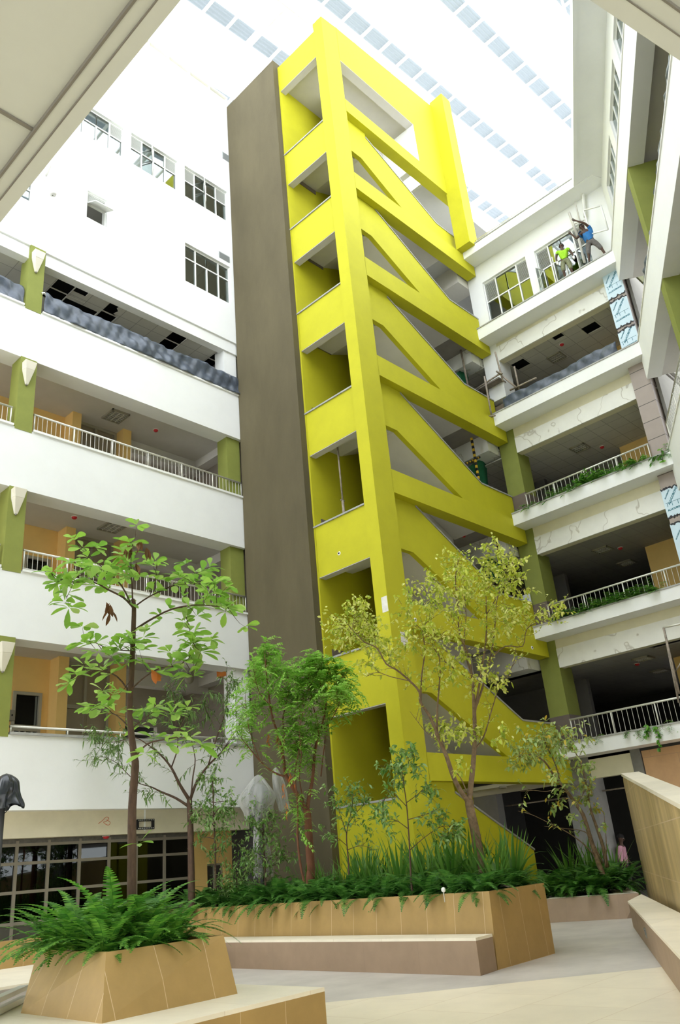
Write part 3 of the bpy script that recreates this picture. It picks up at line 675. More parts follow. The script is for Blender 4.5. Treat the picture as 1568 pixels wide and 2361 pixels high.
for i in range(1, 5):
    zt, zb = LED[i - 1][1], LED[i][0]; zl = LINT[i]
    # band wall between lintel and the ledge above, and the projecting patched lintel
    m = MB(); m.box(BX, BX + .3, 8.03, 12.72, zl + .02, zb + .1); structure(m.build('wall_back', cream))
    m = MB(); m.box(BX - .06, BX, 8.05, 12.66, zl, zl + .62); structure(m.build('lintel_back', cream_patch))
    # column at the tower end
    m = MB(); wcol = olive if i < 4 else white
    m.box(BX - .02, BX + .75, 12.68, 13.36, zt + .95, zb + .1); structure(m.build('column_back', wcol))
    m = MB(); m.box(BX - .04, BX + .77, 12.66, 13.38, zt, zt + (.95 if i < 4 else .7)); structure(m.build('column_back_dado', brown_base))
    # inside column near the wing end, ochre wall
    m = MB(); m.box(BX + .2, BX + .75, 7.75, 8.15, zt, zb); structure(m.build('column_back', olive))
    m = MB(); m.box(BX + 2.9, BX + 3.3, 8.6, 10.15, zt, zl + .2); structure(m.build('wall_back_inner', ochre))
    # ceiling, floor, far walls
    m = MB()
    if i == 4: wall_holes(m, lambda u, s, v: (u, v, s), BX, BX + 9, 7.4, 20, [(24.43, 25.0, 12.05, 12.62), (23.98, 24.42, 10.23, 10.62), (24.51, 25.04, 9.06, 9.63)], zl + .08, zl + .12)
    elif i == 1: wall_holes(m, lambda u, s, v: (u, v, s), BX, BX + 9, 7.4, 20, [(24.1, 24.7, 8.9, 9.9)], zl + .08, zl + .12)
    else: m.box(BX, BX + 9, 7.4, 20, zl + .08, zl + .12)
    structure(m.build('ceiling_back', tiles_m if i > 2 else mat('shade_darkened_tiles', (.34, .33, .30), .7, .04, spec=.4, brick=(.6, .6, .012, (.26, .25, .23), 0))))  # lower floors: darker tile colour stands for their deeper shade
    m = MB(); m.box(BX, BX + 9, 7.4, 20, zl + .5, zl + .6); structure(m.build('ceiling_shade_sheet', black))  # black sheet over the tile gaps, stands for unlit space
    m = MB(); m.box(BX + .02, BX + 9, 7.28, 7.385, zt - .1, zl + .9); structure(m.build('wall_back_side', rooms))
    m = MB(); m.box(BX + .3, BX + 9, 7.4, 20, zt - .2, zt - .05); structure(m.build('floor_back', floor_in if i > 2 else mat('shade_darkened_floor', (.10, .095, .085), .5)))  # floor colour darkened on the lower floors, shade put into it
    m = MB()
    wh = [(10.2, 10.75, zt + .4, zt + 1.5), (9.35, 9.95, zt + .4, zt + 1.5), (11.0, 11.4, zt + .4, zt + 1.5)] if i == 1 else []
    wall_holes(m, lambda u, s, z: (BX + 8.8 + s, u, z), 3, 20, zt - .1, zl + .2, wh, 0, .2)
    structure(m.build('wall_back_far', dark_in if i < 3 else rooms))  # lower far walls near-black, painting the shade inside
    m = MB(); m.box(21.9, BX + 9, 19.8, 20, zt - .1, zl + .5); structure(m.build('wall_back_far', rooms))
# top floor: window wall
WINA = (10.76, 12.76, 20.02, 22.5); WINB = (8.3, 10.36, 20.02, 22.46)
m = MB(); wall_holes(m, FB, YW - .2, 13.4, 19.9, 23.5, [WINA, WINB], 0, .3); structure(m.build('wall_back', white))
m = MB(); m.box(BX + 3.0, BX + 3.2, 7.4, 13.2, 19.9, 23.4); m.box(BX + .3, BX + 3.2, 7.4, 13.2, 23.3, 23.4); m.box(BX + .3, BX + 3.2, 7.4, 13.2, 19.8, 19.95); m.box(BX + .3, BX + 3.2, 7.3, 7.4, 19.8, 23.4); m.box(BX + .3, BX + 3.2, 13.0, 13.2, 19.9, 23.4); structure(m.build('wall_office', room_green))
FB2 = lambda u, s, z: FB(2 * WINA[0] + 2 - u, s, z)
wA = win_unit(11, lambda u, s, z: FB(-u, s, z), -WINA[1], -WINA[0], WINA[2], WINA[3], (0, .27, .5, .75, 1), .62, {0, 3}, rails=(0, 1, 3, 4))
wB = win_unit(12, lambda u, s, z: FB(-u, s, z), -WINB[1], -WINB[0], WINB[2], WINB[3], (0, .25, .5, .75, 1), .62, {0, 3}, rails=(0, 1, 3, 4))
for u in (10.2, 9.75, 8.85): open_sash(wB, lambda a, s, z: FB(-a, s, z), -u, 20.06, 21.5, .42, s=.1, ang=70, hinge=1 if u < 10 else -1)
# tower-side corridor: slabs, cross beams and ceilings behind the wide face
for i in range(1, 7):
    zb = LED[i - 1 + 0][0] if i < 7 else 0
    z = BO[i] + .5 if i < 6 else 27.1
    m = MB(); m.box(21.9, 27.0, 13.4, 20, z, z + .15); structure(m.build('ceiling_corridor', mat('corridor_ceiling', (.46, .46, .44), .85, .03)))
    if i < 6:
        zc = (BO[i] if i < 6 else 26.5)
        m = MB(); m.box(23.05, 24.1, 13.42, 19.5, zc - .33, z + .02); structure(m.build('beam_corridor', cream_patch if i != 5 else ceil_m))
    m = MB(); m.box(21.9, 27.0, 13.4, 20, z - 4.0 + .0, z - 3.85); structure(m.build('floor_corridor', floor_in)) if i < 6 else None
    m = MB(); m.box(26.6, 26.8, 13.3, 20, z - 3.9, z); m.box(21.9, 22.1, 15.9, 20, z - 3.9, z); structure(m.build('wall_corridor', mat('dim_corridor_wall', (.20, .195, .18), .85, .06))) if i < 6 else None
fl_lab = {1: 'first', 2: 'second', 3: 'third', 4: 'fourth'}
for i, (cx, cy) in {4: (25.38, 11.16), 3: (25.4, 11.08), 2: (25.5, 11.15), 1: (25.6, 10.7)}.items():
    fixture(cx, cy, LINT[i] + .08, .55, .58, 'square louvred ceiling light inside the %s floor opening of the balcony facade' % fl_lab[i], group='ceiling lights inside the balcony openings')
fixture(27.6, 11.3, LINT[2] + .08, .55, .58, 'second deeper ceiling light inside the second floor balcony opening', group='ceiling lights inside the balcony openings')
fixture(28.2, 11.3, LINT[1] + .08, .55, .58, 'second deeper ceiling light inside the first floor balcony opening', group='ceiling lights inside the balcony openings')
for i, (cx, cy) in {4: (24.79, 10.58), 3: (26.04, 10.53), 2: (25.9, 10.7), 1: (26.2, 11.2)}.items():
    detector((cx, cy, LINT[i] + .08), 'red fire detector on the %s floor ceiling of the balcony facade' % fl_lab[i])
for i in (2, 3, 4):
    z = BO[i] + .5; detector((22.2, 14.5, z), 'red fire detector on the ceiling behind the %s lime beam' % ['', '', 'third', 'fourth', 'fifth'][i])
    o = thing('batten_light', (21.8, 14.2, z), 'batten light on the ceiling behind the %s lime beam' % ['', '', 'third', 'fourth', 'fifth'][i], 'ceiling light', 'batten lights behind the lime beams')
    m = MB(); m.box(21.7, 21.9, 13.7, 14.6, z - .07, z); hs = m.build('housing', mat('batten_housing', (.5, .5, .46), .5), o)
    m = MB(); m.box(21.73, 21.87, 13.74, 14.56, z - .076, z - .069); m.build('reflector', mat('dark_reflector', (.16, .17, .16), .4), hs)
# balcony railings of the back facade
FR = lambda u, s, z: (LX + .35 + s, -u, z)
for i, ya, lb in ((3, 7.98, 'third floor ledge among ferns'), (2, 7.2, 'second floor ledge above trailing greenery'), (1, 7.0, 'first floor ledge above the stone ramp')):
    z1 = LED[i - 1][1]
    railing(FR, -12.5, -ya, z1, .68 if i > 1 else .72, 0, 'pale steel balustrade along the ' + lb, 'balustrades of the balcony facade', 4, gap=.155)
tarp(FR, -12.6, -8.1, LED[3][1] + .02, .62, -.1, 'blue-grey tarpaulin draped along the fourth floor ledge beside the film-wrapped column', 9, sag=.05, nu=50)
m = MB(); m.tube([(LX + .1, 7.6, 24.0), (LX + .1, 12.4, 24.0)], .02, 6)
for y in (7.7, 8.8, 10, 11.2, 12.3): m.tube([(LX + .1, y, 23.8), (LX + .1, y, 24.0)], .015, 5)
tag(m.build('roof_rail', steel), 'thin low rail along the roof ledge beside the outer lime column', 'rail')
# film-wrapped and panelled columns at the corner with the wing
film = mat('pale_blue_protective_film', (.50, .64, .72), .3, .05, 4, spec=.5)
film_ink = mat('teal_film_print', (.02, .16, .22), .6)
torn = mat('torn_film_edge', (.03, .03, .035), .6, .3)
def txt(s, p, ux, uy, size, parent, name='lettering', m_=None, depth=.002, bold=.0):
    c = bpy.data.curves.new(name, 'FONT'); c.body = s; c.size = size; c.align_x = 'CENTER'; c.align_y = 'CENTER'; c.extrude = depth; c.offset = bold; c.resolution_u = 3
    tmp = bpy.data.objects.new('text_outline', c); me = bpy.data.meshes.new_from_object(tmp); bpy.data.objects.remove(tmp); me.materials.clear(); me.materials.append(m_ or film_ink)
    o = link(bpy.data.objects.new(name, me), parent)
    ux = Vector(ux).normalized(); uy = Vector(uy).normalized(); n = ux.cross(uy)
    M = Matrix((ux, uy, n)).transposed().to_4x4(); M.translation = Vector(p)
    o.matrix_local = world(parent).inverted() @ M
    return o
CFX = 23.42
def wrapped(i, mode, label):
    zt, zb = LED[i - 1][1], LED[i][0]
    o = thing('clad_column', (CFX + .3, 7.7, zt), label, 'column', kind='thing')
    m = MB(); m.box(CFX, CFX + .5, 7.42, 8.0, zt, zb); m.build('cladding', brown_panel, o)
    if mode == 'panel': return o
    H = zb - zt
    segs = [(0.02, .30), (.335, .66), (.70, 1.0)] if i == 4 else [(0, .55), (.60, .86)]
    rnd = random.Random(i)
    for a, b in segs:
        za, zc = zt + H * a, zt + H * b; n = 14
        m = MB(); top = []
        for k in range(n + 1):
            y = 7.40 + .62 * k / n; top.append((y, zc + (rnd.uniform(-.05, .03) if b < .99 else 0)))
        bot = [(7.40 + .62 * k / n, za + (rnd.uniform(-.03, .05) if a > .03 else 0)) for k in range(n + 1)]
        ring = bot + top[::-1]
        m.hexa([(CFX - .006, y, z) for y, z in ring], [(CFX - .012, y, z) for y, z in ring])
        m.box(CFX - .006, CFX + .5, 8.002, 8.012, za + .04, zc - .04)
        fm = m.build('protective_film', film, o)
        # torn dark fringe
        m = MB()
        for e in ([bot] if a > .03 else []) + ([top] if b < .99 else []):
            for (y0, z0), (y1, z1) in zip(e, e[1:]):
                t = rnd.uniform(.015, .05); m.hexa([(CFX - .02, y0, z0 - t), (CFX - .02, y1, z1 - t), (CFX - .02, y1, z1 + t * .6), (CFX - .02, y0, z0 + t * .6)], [(CFX - .013, y0, z0 - t), (CFX - .013, y1, z1 - t), (CFX - .013, y1, z1 + t * .6), (CFX - .013, y0, z0 + t * .6)])
        if m.v: m.build('torn_edge', torn, fm)
        # print on the film (word reads along the -y direction, seen from the court)
        zm = (za + zc) / 2; hh = zc - za
        txt('ALUCOBOND', (CFX - .016, 7.71, za + hh * .27), (0, -1, .05), (0, .05, 1), .078, fm, bold=.003)
        txt('ALUCOBOND', (CFX - .016, 7.70, za + hh * .70), (0, -.6, .8), (0, .8, .6), .095, fm, bold=.003)
        if hh > .9: txt('ALUCOBOND', (CFX - .016, 7.86, za + hh * .80), (0, -.6, .8), (0, .8, .6), .05, fm, bold=.002)
        m = MB()
        for y in (7.6, 7.78, 7.93): m.box(CFX - .017, CFX - .012, y - .006, y + .006, za + hh * .38, za + hh * .38 + .13)
        m.box(CFX - .017, CFX - .012, 7.45, 7.97, za + hh * .38 + .125, za + hh * .38 + .132)
        m.build('printed_grid', film_ink, fm)
    return o
wrapped(4, 'film', 'corner column wrapped in pale blue printed protective film, torn in bands, beside the tarpaulin')
wrapped(3, 'panel', 'corner column clad in mauve-brown jointed panels above the fern-lined ledge')
wrapped(2, 'film', 'corner column with half-peeled printed blue film, at the picture edge')
wrapped(1, 'panel', 'corner column clad in brown panels on the first floor ledge')
# ground floor of the back facade
m = MB(); m.box(BX, BX + .3, 10.8, 12.7, 3.45, 4.1); m.box(21.4, BX + .1, 13.4, 19.5, 3.42, 3.52); structure(m.build('lintel_ground', cream))
m = MB(); m.box(BX - .05, BX + .7, 12.35, 13.25, 0, 4.1); structure(m.build('column_ground', conc_col))
m = MB(); m.box(BX - .02, BX + .35, 15.85, 20, 0, 4.1); structure(m.build('wall_ground', mat('grey_ground_wall', (.20, .195, .185), .8, .08)))
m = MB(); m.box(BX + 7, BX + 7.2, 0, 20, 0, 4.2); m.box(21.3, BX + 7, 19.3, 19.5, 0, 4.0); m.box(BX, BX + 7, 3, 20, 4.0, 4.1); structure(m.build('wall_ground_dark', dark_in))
m = MB(); m.box(BX + .02, BX + .32, 3, 10.65, .0, 4.1); structure(m.build('wall_stone', mat('large_sandstone_tiles', (.58, .36, .19), .55, .12, 1.5, brick=(1.6, .95, .006, (.42, .28, .17), .5))))
m = MB(); m.box(BX - .02, BX + .3, 10.68, 10.98, 3.05, 4.1); structure(m.build('trim_40', conc_col))
m = MB(); m.tube([(BX + .5, 13.4, 3.05), (BX + .5, 15.9, 3.05)], .025, 6); m.tube([(BX + .5, 10.7, 3.1), (BX + .5, 12.6, 3.1)], .025, 6)
structure(m.build('beam_pipe', rust))
m = MB(); m.box(BX + .5, BX + 6, 12, 16, .05, .06)
# round junction box under the lowest beam
p = ony(1159, 1813.5, 13.9); o = thing('ceiling_lamp_ring', (p.x, 13.9, 3.42), 'round bulkhead lamp ring under the lowest lime beam', 'lamp')
m = MB(); m.lathe((p.x, 13.9, 3.42), [(.10, 0), (.12, -.05), (.09, -.07), (.08, -.02)], 16); m.build('ring', grey_frame, o)

# ---- the wing
WL = 22.0
wtiers = [(3.9, 4.45), (7.1, 8.3), (11.05, 12.35), (15.0, 16.25), (18.95, 20.1)]
for i, (z0, z1) in enumerate(wtiers):
    m = MB(); m.fbox(W, -.35, WL, 0, .45, z0, z1); structure(m.build('wall_wing', white))
    if i: m = MB(); m.fbox(W, -.3, WL, -.03, .2, z1, z1 + .04); structure(m.build('trim_%d' % (41 + i), white_trim))
    if i < 4:
        zt, zb = z1, wtiers[i + 1][0]
        m = MB(); m.fbox(W, -.75, WL, .45, 8, zb + .26, zb + .5); structure(m.build('ceiling_wing', ceil_m))
        m = MB(); m.fbox(W, -.6, WL, 3.4, 3.6, zt - .8, zb + .5); structure(m.build('wall_wing_inner', mat('wing_inner_wall', (.36, .33, .27), .85, .05)))
        m = MB(); m.fbox(W, -.3, WL, .45, 3.5, zt - .9, zt - .75); structure(m.build('floor_wing', floor_in))
        for t in (4.3, 10.3, 16.3):
            m = MB(); m.fbox(W, t, t + .45, .02, 1.1, zt - .4, zb + .02); structure(m.build('column_wing', olive))
            if i == 3 and t < 5:
                for k, z in enumerate((17.35, 17.0, 16.65)):
                    p = W(t - .005, .45 + .14 * k, z); mm = MB(); mm.lathe((0, 0, 0), [(0, .006), (.05, .004), (.05, 0)], 9); mm.v = [(p.x + c * .5, p.y + a, p.z + b) for a, b, c in mm.v]
                    tag(mm.build('white_sticker', white_trim), 'small white filler patch on the green wing column, %s of three' % ['topmost', 'middle one', 'lowest'][k], 'patch')
m = MB(); wall_holes(m, W, -.6, WL, 19.9, 23.6, [(t, t + 2.3, 20.2, 22.6) for t in (.15, 3.0, 5.9, 8.8, 11.7)], .35, .6); structure(m.build('wall_wing', white))
m = MB(); m.fbox(W, -.3, WL, 2.8, 3.0, 19.9, 23.6); structure(m.build('wall_office', room_w))
for k, t in enumerate((.15, 3.0, 5.9, 8.8)):
    win_unit(13 + k, W, t, t + 2.3, 20.2, 22.6, (0, .25, .5, .75, 1), .6, set(), s=.45)
# roof ledge over the wing
m = MB(); m.fbox(W, -1.0, WL, -.5, 1.6, 23.43, 23.55); m.fbox(W, -1.0, WL, -.62, -.5, 23.41, 23.77); structure(m.build('slab_roof_ledge', white))
railing(lambda u, s, z: W(u, s, z), .1, 9.5, 12.39, .72, .1, 'pale steel balustrade along the skewed wing, cut by the picture edge', 'balustrades of the skewed wing', 5)
for t0, t1, lb in ((.2, 4.2, 'narrow tarpaulin edge hanging along the skewed wing between green column and film-wrapped column'), (4.8, 12, 'tarpaulin edge hanging along the skewed wing beyond the green column')):
    tarp(lambda u, s, z: W(u, s, z), t0, t1, 16.28, .45, .1, lb, int(t1), sag=.04, nu=50)

# =====================================================  ROOF
zr = lambda x: 33.0 + .115 * (x - 15)
sky_sheet = bpy.data.materials.new('clear_roof_sheet'); sky_sheet.use_nodes = True
N = sky_sheet.node_tree.nodes; L = sky_sheet.node_tree.links; N.remove(N['Principled BSDF'])
a = N.new('ShaderNodeBsdfTransparent'); a.inputs[0].default_value = (.97, .985, 1, 1); b = N.new('ShaderNodeBsdfTranslucent'); b.inputs[0].default_value = (.95, .96, .97, 1)
x = N.new('ShaderNodeMixShader'); x.inputs[0].default_value = .12; L.new(a.outputs[0], x.inputs[1]); L.new(b.outputs[0], x.inputs[2]); L.new(x.outputs[0], N['Material Output'].inputs['Surface'])
strip_m = bpy.data.materials.new('corrugated_strip'); strip_m.use_nodes = True
N = strip_m.node_tree.nodes; L = strip_m.node_tree.links; b = N['Principled BSDF']; b.inputs['Base Color'].default_value = (.5, .55, .6, 1)
t = N.new('ShaderNodeBsdfTranslucent'); t.inputs[0].default_value = (.155, .175, .185, 1)
x = N.new('ShaderNodeMixShader'); x.inputs[0].default_value = .8; L.new(b.outputs[0], x.inputs[1]); L.new(t.outputs[0], x.inputs[2]); L.new(x.outputs[0], N['Material Output'].inputs['Surface'])
RX0, RX1 = 0., 46.
strips = [16.42 - 3.2 * k for k in range(-2, 6)]
edges = [31.]
for y in strips:
    m = MB(); y0, y1 = y - .33, y + .33
    m.grid(lambda u, v: (RX0 + (RX1 - RX0) * u, y0 + (y1 - y0) * v, zr(RX0 + (RX1 - RX0) * u) + .03 * math.cos(v * math.pi * 8)), 24, 32)
    structure(m.build('roof_strip', strip_m))
    edges.append(y1); edges.append(y0)
edges.append(-6.)
for y1, y0 in zip(edges[::2], edges[1::2]):
    m = MB(); m.face([(RX0, y0, zr(RX0)), (RX1, y0, zr(RX1)), (RX1, y1, zr(RX1)), (RX0, y1, zr(RX0))]); structure(m.build('roof_sheet', sky_sheet))
xx = RX0 + .4
m = MB()
while xx < RX1:
    m.box(xx - .05, xx + .05, -6, 31, zr(xx) - .14, zr(xx) - .03); xx += 1.16
structure(m.build('roof_purlin', white_trim))
for yb in (14.05, 4.45):
    m = MB(); xs = [RX0 + 1.16 * k for k in range(0, 40)]
    m.tube([(RX0, yb, zr(RX0) - .2), (RX1, yb, zr(RX1) - .2)], .07, 6); m.tube([(RX0, yb, zr(RX0) - .85), (RX1, yb, zr(RX1) - .85)], .07, 6)
    for k, x0 in enumerate(xs[:-1]):
        x1 = xs[k + 1]; m.tube([(x0, yb, zr(x0) - (.2 if k % 2 else .85)), (x1, yb, zr(x1) - (.85 if k % 2 else .2))], .035, 5)
    structure(m.build('roof_beam_truss', white_trim))
for xb in (15.3, 31.5):
    m = MB(); m.tube([(xb, -6, zr(xb) - .55), (xb, 31, zr(xb) - .55)], .09, 8); m.tube([(xb, -6, zr(xb) - .2), (xb, 31, zr(xb) - .2)], .06, 8)
    k = -6
    while k < 30: m.tube([(xb, k, zr(xb) - .2), (xb, k + 1, zr(xb) - .55)], .03, 5); k += 1
    structure(m.build('roof_beam_truss', white_trim))
# clerestory posts above the wing and back facade
m = MB()
for t in range(0, 12): p = W(t * 1.9 - .3, .8, 0); m.tube([(p.x, p.y, 23.5), (p.x, p.y, zr(p.x) - .2)], .05, 6)
structure(m.build('roof_pillar', white_trim))
# brown lattice seen at the roof end between tower and roof
o = thing('satellite_mast', onx(1037, 540, 27.0), 'white mast with lamp head and brown lattice behind the outer lime column at roof level', 'mast')
p0 = onx(1043, 556, 27.0); p1 = onx(1036, 515, 27.0)
m = MB(); m.tube([(p0.x, p0.y, 23.8), p1], .07, 6); m.build('pole', white_trim, o)
m = MB(); m.lathe(p1, [(0, -.15), (.2, -.1), (.28, .05), (.2, .25), (0, .3)], 12); m.build('lamp_head', white_trim, o)
m = MB(); m.box(28, 28.3, 14, 20, 23.9, 27.2); structure(m.build('wall_roof_end', mat('brown_roof_wall', (.36, .28, .2), .8, .2, brick=(1, .4, .02, (.15, .1, .08), 0))))
m = MB(); m.box(23.0, 28, 13.4, 20, 23.5, 23.75); structure(m.build('slab_roof', conc_col))

# =====================================================  NEAR SIDE: the overhang above the photographer
m = MB(); m.box(-9, .66, -9, 30, 3.42, 3.6); structure(m.build('ceiling_soffit', soffit_m))
groove = mat('soffit_groove', (.20, .19, .17), .8)
m = MB(); m.box(.689, .727, -9, 30, 3.40, 3.62); m.box(.655, .689, -9, 30, 3.406, 3.421); structure(m.build('trim_60', soffit_m))
m = MB(); m.box(.6495, .6555, -9, 30, 3.404, 3.4195); m.box(.6865, .6895, -9, 30, 3.3995, 3.4055); m.box(-9, .65, 1.556, 1.566, 3.414, 3.4195); structure(m.build('trim_61', groove))
er = math.atan2(onz(1568, 140, 3.4).y - onz(1360, 0, 3.4).y, onz(1568, 140, 3.4).x - onz(1360, 0, 3.4).x)
q0 = onz(1360, 0, 3.4); ca, sa_ = math.cos(er), math.sin(er)
def FQ(u, s, z): return (q0.x + u * ca + s * sa_, q0.y + u * sa_ - s * ca, z)
m = MB(); m.fbox(FQ, -.78, 14, -.0, .045, 3.40, 3.62); m.fbox(FQ, -.78, 14, .045, .085, 3.405, 3.6); m.fbox(FQ, -.78, 14, .085, 8, 3.42, 3.6); structure(m.build('ceiling_soffit', soffit_m))
m = MB(); m.fbox(FQ, -.78, 14, .0425, .0455, 3.3995, 3.4055); m.fbox(FQ, -.78, 14, .083, .088, 3.404, 3.4195); structure(m.build('trim_62', groove))
m = MB(); m.box(.3, .8, .3, 14.5, 3.6, 24); structure(m.build('wall_near', white))
m = MB(); m.fbox(FQ, -1.0, 9, .1, .5, 3.6, 24); structure(m.build('wall_near', white))

# =====================================================  COURT FLOOR, PLANTERS, BENCHES
m = MB(); A = onz(1524, 2230, 0); B = onz(745, 2312, 0); d = (B - A)
A2 = A - d * .35; B2 = B + d * 1.2
m.face([(A2.x, A2.y, 0), (40, A2.y, 0), (40, 30, 0), (B2.x, 30, 0), (B2.x, B2.y, 0)]); m.face([(A2.x, A2.y, 0), (A2.x, -12, 0), (40, -12, 0), (40, A2.y, 0)]); structure(m.build('floor', concrete))
m = MB(); m.face([(-12, -12, 0), (A2.x, -12, 0), (A2.x, A2.y, 0), (B2.x, B2.y, 0), (-12, B2.y + 6, 0)]); m.face([(B2.x, B2.y, 0), (B2.x, 30, 0), (-12, 30, 0), (-12, B2.y + 6, 0)]); structure(m.build('floor_beige', slabs))
m = MB(); m.face([(-40, -40, -.05), (50, -40, -.05), (50, 40, -.05), (-40, 40, -.05)]); structure(m.build('ground', mat('outer_paving', (.45, .42, .38), .8)))
def loft(name, bot, top, mats, parent=None, cap=None, bevel=.008):
    m = MB(); m.hexa(bot, top); return m.build(name, mats, parent, bevel=bevel)
def ringwall(bot, top, w, inset_z):
    """open planter: outer battered wall, rim and inner drop"""
    c = sum((Vector(p) for p in top), Vector()) / len(top); m = MB(); n = len(top)
    inn = []
    for i, p in enumerate(top):
        p = Vector(p); a = (Vector(top[i - 1]) - p).normalized(); b = (Vector(top[(i + 1) % n]) - p).normalized(); k = (a + b)
        s = max(.3, math.sqrt((1 - a.dot(b)) / 2)); k = k.normalized() if k.length > 1e-6 else (c - p).normalized()
        if k.dot(c - p) < 0: k = -k
        inn.append(p + k * (w / s))
    for i in range(n):
        j = (i + 1) % n
        m.face([bot[i], bot[j], top[j], top[i]]); m.face([top[i], top[j], inn[j], inn[i]])
        m.face([inn[i], inn[j], inn[j] - Vector((0, 0, inset_z)), inn[i] - Vector((0, 0, inset_z))])
    return m, [p - Vector((0, 0, inset_z * .8)) for p in inn]
# front planter on its bench
bh = .42
fp = thing('stone_planter', (5.7, 9.2, bh), 'small battered sandstone planter holding ferns and the tall broad-leaved tree, nearest the camera', 'planter', 'sandstone planters')
bot = [(4.81, 8.05, bh), (6.51, 8.10, bh), (6.75, 10.2, bh), (4.93, 9.95, bh)]
top = [(5.02, 8.36, 1.0), (6.50, 8.31, 1.0), (6.6, 10.2, 1.0), (5.36, 10.48, 1.0)]
m, inn = ringwall(bot, top, .045, .12); m.build('planter_wall', stone, fp)
m = MB(); m.face(inn); m.build('soil', soil, fp)
fb = thing('stone_bench', (5.5, 8.5, 0), 'pale-topped sandstone bench carrying the small fern planter', 'bench', 'sandstone benches')
e = onz(748, 2276, bh)
bt = [(3.0, 7.0), (4.55, 6.95), (e.x, e.y), (e.x + .15, e.y + 3.2), (5.2, 11.0), (3.3, 10.9)]
bt = [(3.4, 7.1), (e.x, e.y), (e.x + .05, e.y + 3.4), (3.9, 11.2)]
m = MB(); m.hexa([(x, y, 0) for x, y in bt], [(x, y, bh - .04) for x, y in bt]); m.build('bench_body', stone, fb)
m = MB(); m.hexa([(x, y, bh - .04) for x, y in bt], [(x, y, bh) for x, y in bt]); m.build('seat_slab', stone_top, fb)
# pale rail beside the bench at the picture edge
a0 = onz(0, 2312, .55); a1 = onz(60, 2284, .55)
o = thing('steel_kerb_rail', a0, 'pale metal kerb rail ending at the fern planter, by the picture edge', 'rail')
m = MB(); dd = (a1 - a0).normalized(); nn = Vector((-dd.y, dd.x, 0)); s0 = a0 - dd * 1.5; a1 = a1 + dd * .15
m.hexa([s0, a1, a1 + nn * .12, s0 + nn * .12], [p + Vector((0, 0, .05)) for p in (s0, a1, a1 + nn * .12, s0 + nn * .12)]); m.build('top_bar', steel, o)
m = MB(); dz = Vector((0, 0, -.12)); m.hexa([p + dz for p in (s0, a1, a1 + nn * .1, s0 + nn * .1)], [p + dz + Vector((0, 0, .06)) for p in (s0, a1, a1 + nn * .1, s0 + nn * .1)]); m.build('lower_bar', steel, o)
# main planter with bench
mp = thing('stone_planter', (13, 12.5, 0), 'long sandstone planter in front of the lime tower, full of ferns and trees', 'planter', 'sandstone planters')
zt = 1.07
bot = [(11.5, 8.12, 0), (13.36, 8.24, 0), (15.1, 12.2, 0), (15.1, 17.8, 0), (12.4, 18.1, 0)]
top = [(11.62, 8.16, zt), (13.45, 8.28, zt), (15.1, 12.2, zt), (15.1, 17.8, zt), (12.5, 18.1, zt)]
m, inn = ringwall(bot, top, .06, .12); m.build('planter_wall', stone, mp)
m = MB(); m.face(inn); m.build('soil', soil, mp)
mbench = thing('stone_bench', (11.4, 12, 0), 'long low sandstone bench running along the front of the big planter', 'bench', 'sandstone benches')
bt = [(10.94, 8.04), (11.47, 8.11), (12.37, 18.1), (11.66, 18.1)]
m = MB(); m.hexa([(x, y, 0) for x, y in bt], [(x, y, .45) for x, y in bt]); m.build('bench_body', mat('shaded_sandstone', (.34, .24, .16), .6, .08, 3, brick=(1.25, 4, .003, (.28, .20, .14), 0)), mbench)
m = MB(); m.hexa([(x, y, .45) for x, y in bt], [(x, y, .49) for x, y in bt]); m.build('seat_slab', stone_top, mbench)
# step light
def steplight(p, ux, n, label):
    o = thing('step_light', p, label, 'step light', 'recessed step lights'); ux = Vector(ux).normalized(); n = Vector(n).normalized()
    F = lambda u, s, z: Vector(p) + ux * u + n * s + Vector((0, 0, z))
    m = MB(); m.fbox(F, -.11, .11, -.01, .012, -.07, .07); fr = m.build('frame', mat('dull_metal', (.22, .22, .19), .4, .1, metal=.4), o, bevel=.004)
    m = MB(); m.fbox(F, -.085, .085, .012, .018, -.03, .05); m.build('lens', mat('grey_lens', (.10, .11, .11), .25), fr)
    m = MB(); m.fbox(F, -.09, .09, .01, .03, .05, .06); m.build('hood', mat('dull_metal', (.22, .22, .19)), o)
p = onx(748, 2207, 11.22); steplight((11.27 - .0, p.y, p.z), (-.07, 1, 0), (-1, -.07, 0), 'recessed step light in the long low bench of the big planter')
# right-hand bench, ramp wall and corner planter
SB = lambda t, s, z: W(t, s + .8 - WK, z)
RP0, RP1 = Vector((14.18, 6.32, 0)), Vector((22.5, 11.25, 0)); RD = (RP0 - RP1).normalized(); RN = Vector((-RD.y, RD.x, 0))
if RN.dot(WN) < 0: RN = -RN
SW = lambda t, s, z: RP1 + RD * t + RN * s + Vector((0, 0, z))      # along the ramp wall, from its far end
rb = thing('stone_bench', SB(6, .3, 0), 'pale-topped bench running along the foot of the streaked stone ramp wall', 'bench', 'sandstone benches')
def bq(z, o=0): return [SB(4.12, o, z), SB(23, o, z), SW(21, -.012, z), SW(3.35, -.012, z)]
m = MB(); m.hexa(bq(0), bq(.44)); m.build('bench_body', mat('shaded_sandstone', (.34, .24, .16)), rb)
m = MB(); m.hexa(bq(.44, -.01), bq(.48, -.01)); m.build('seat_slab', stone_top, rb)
p = onz(1491, 2157, .25); pt = SB(0, 0, 0); tt = None
for k in range(0, 400):
    q = SB(k * .03, 0, 0); d = ray(1491, 2157)
    if tt is None or abs(q.y / q.x - d.y / d.x) < tt[0]: tt = (abs(q.y / q.x - d.y / d.x), k * .03)
steplight(SB(tt[1], -.0, .24), tuple(WD), tuple(-WN), 'recessed step light in the bench below the ramp wall')
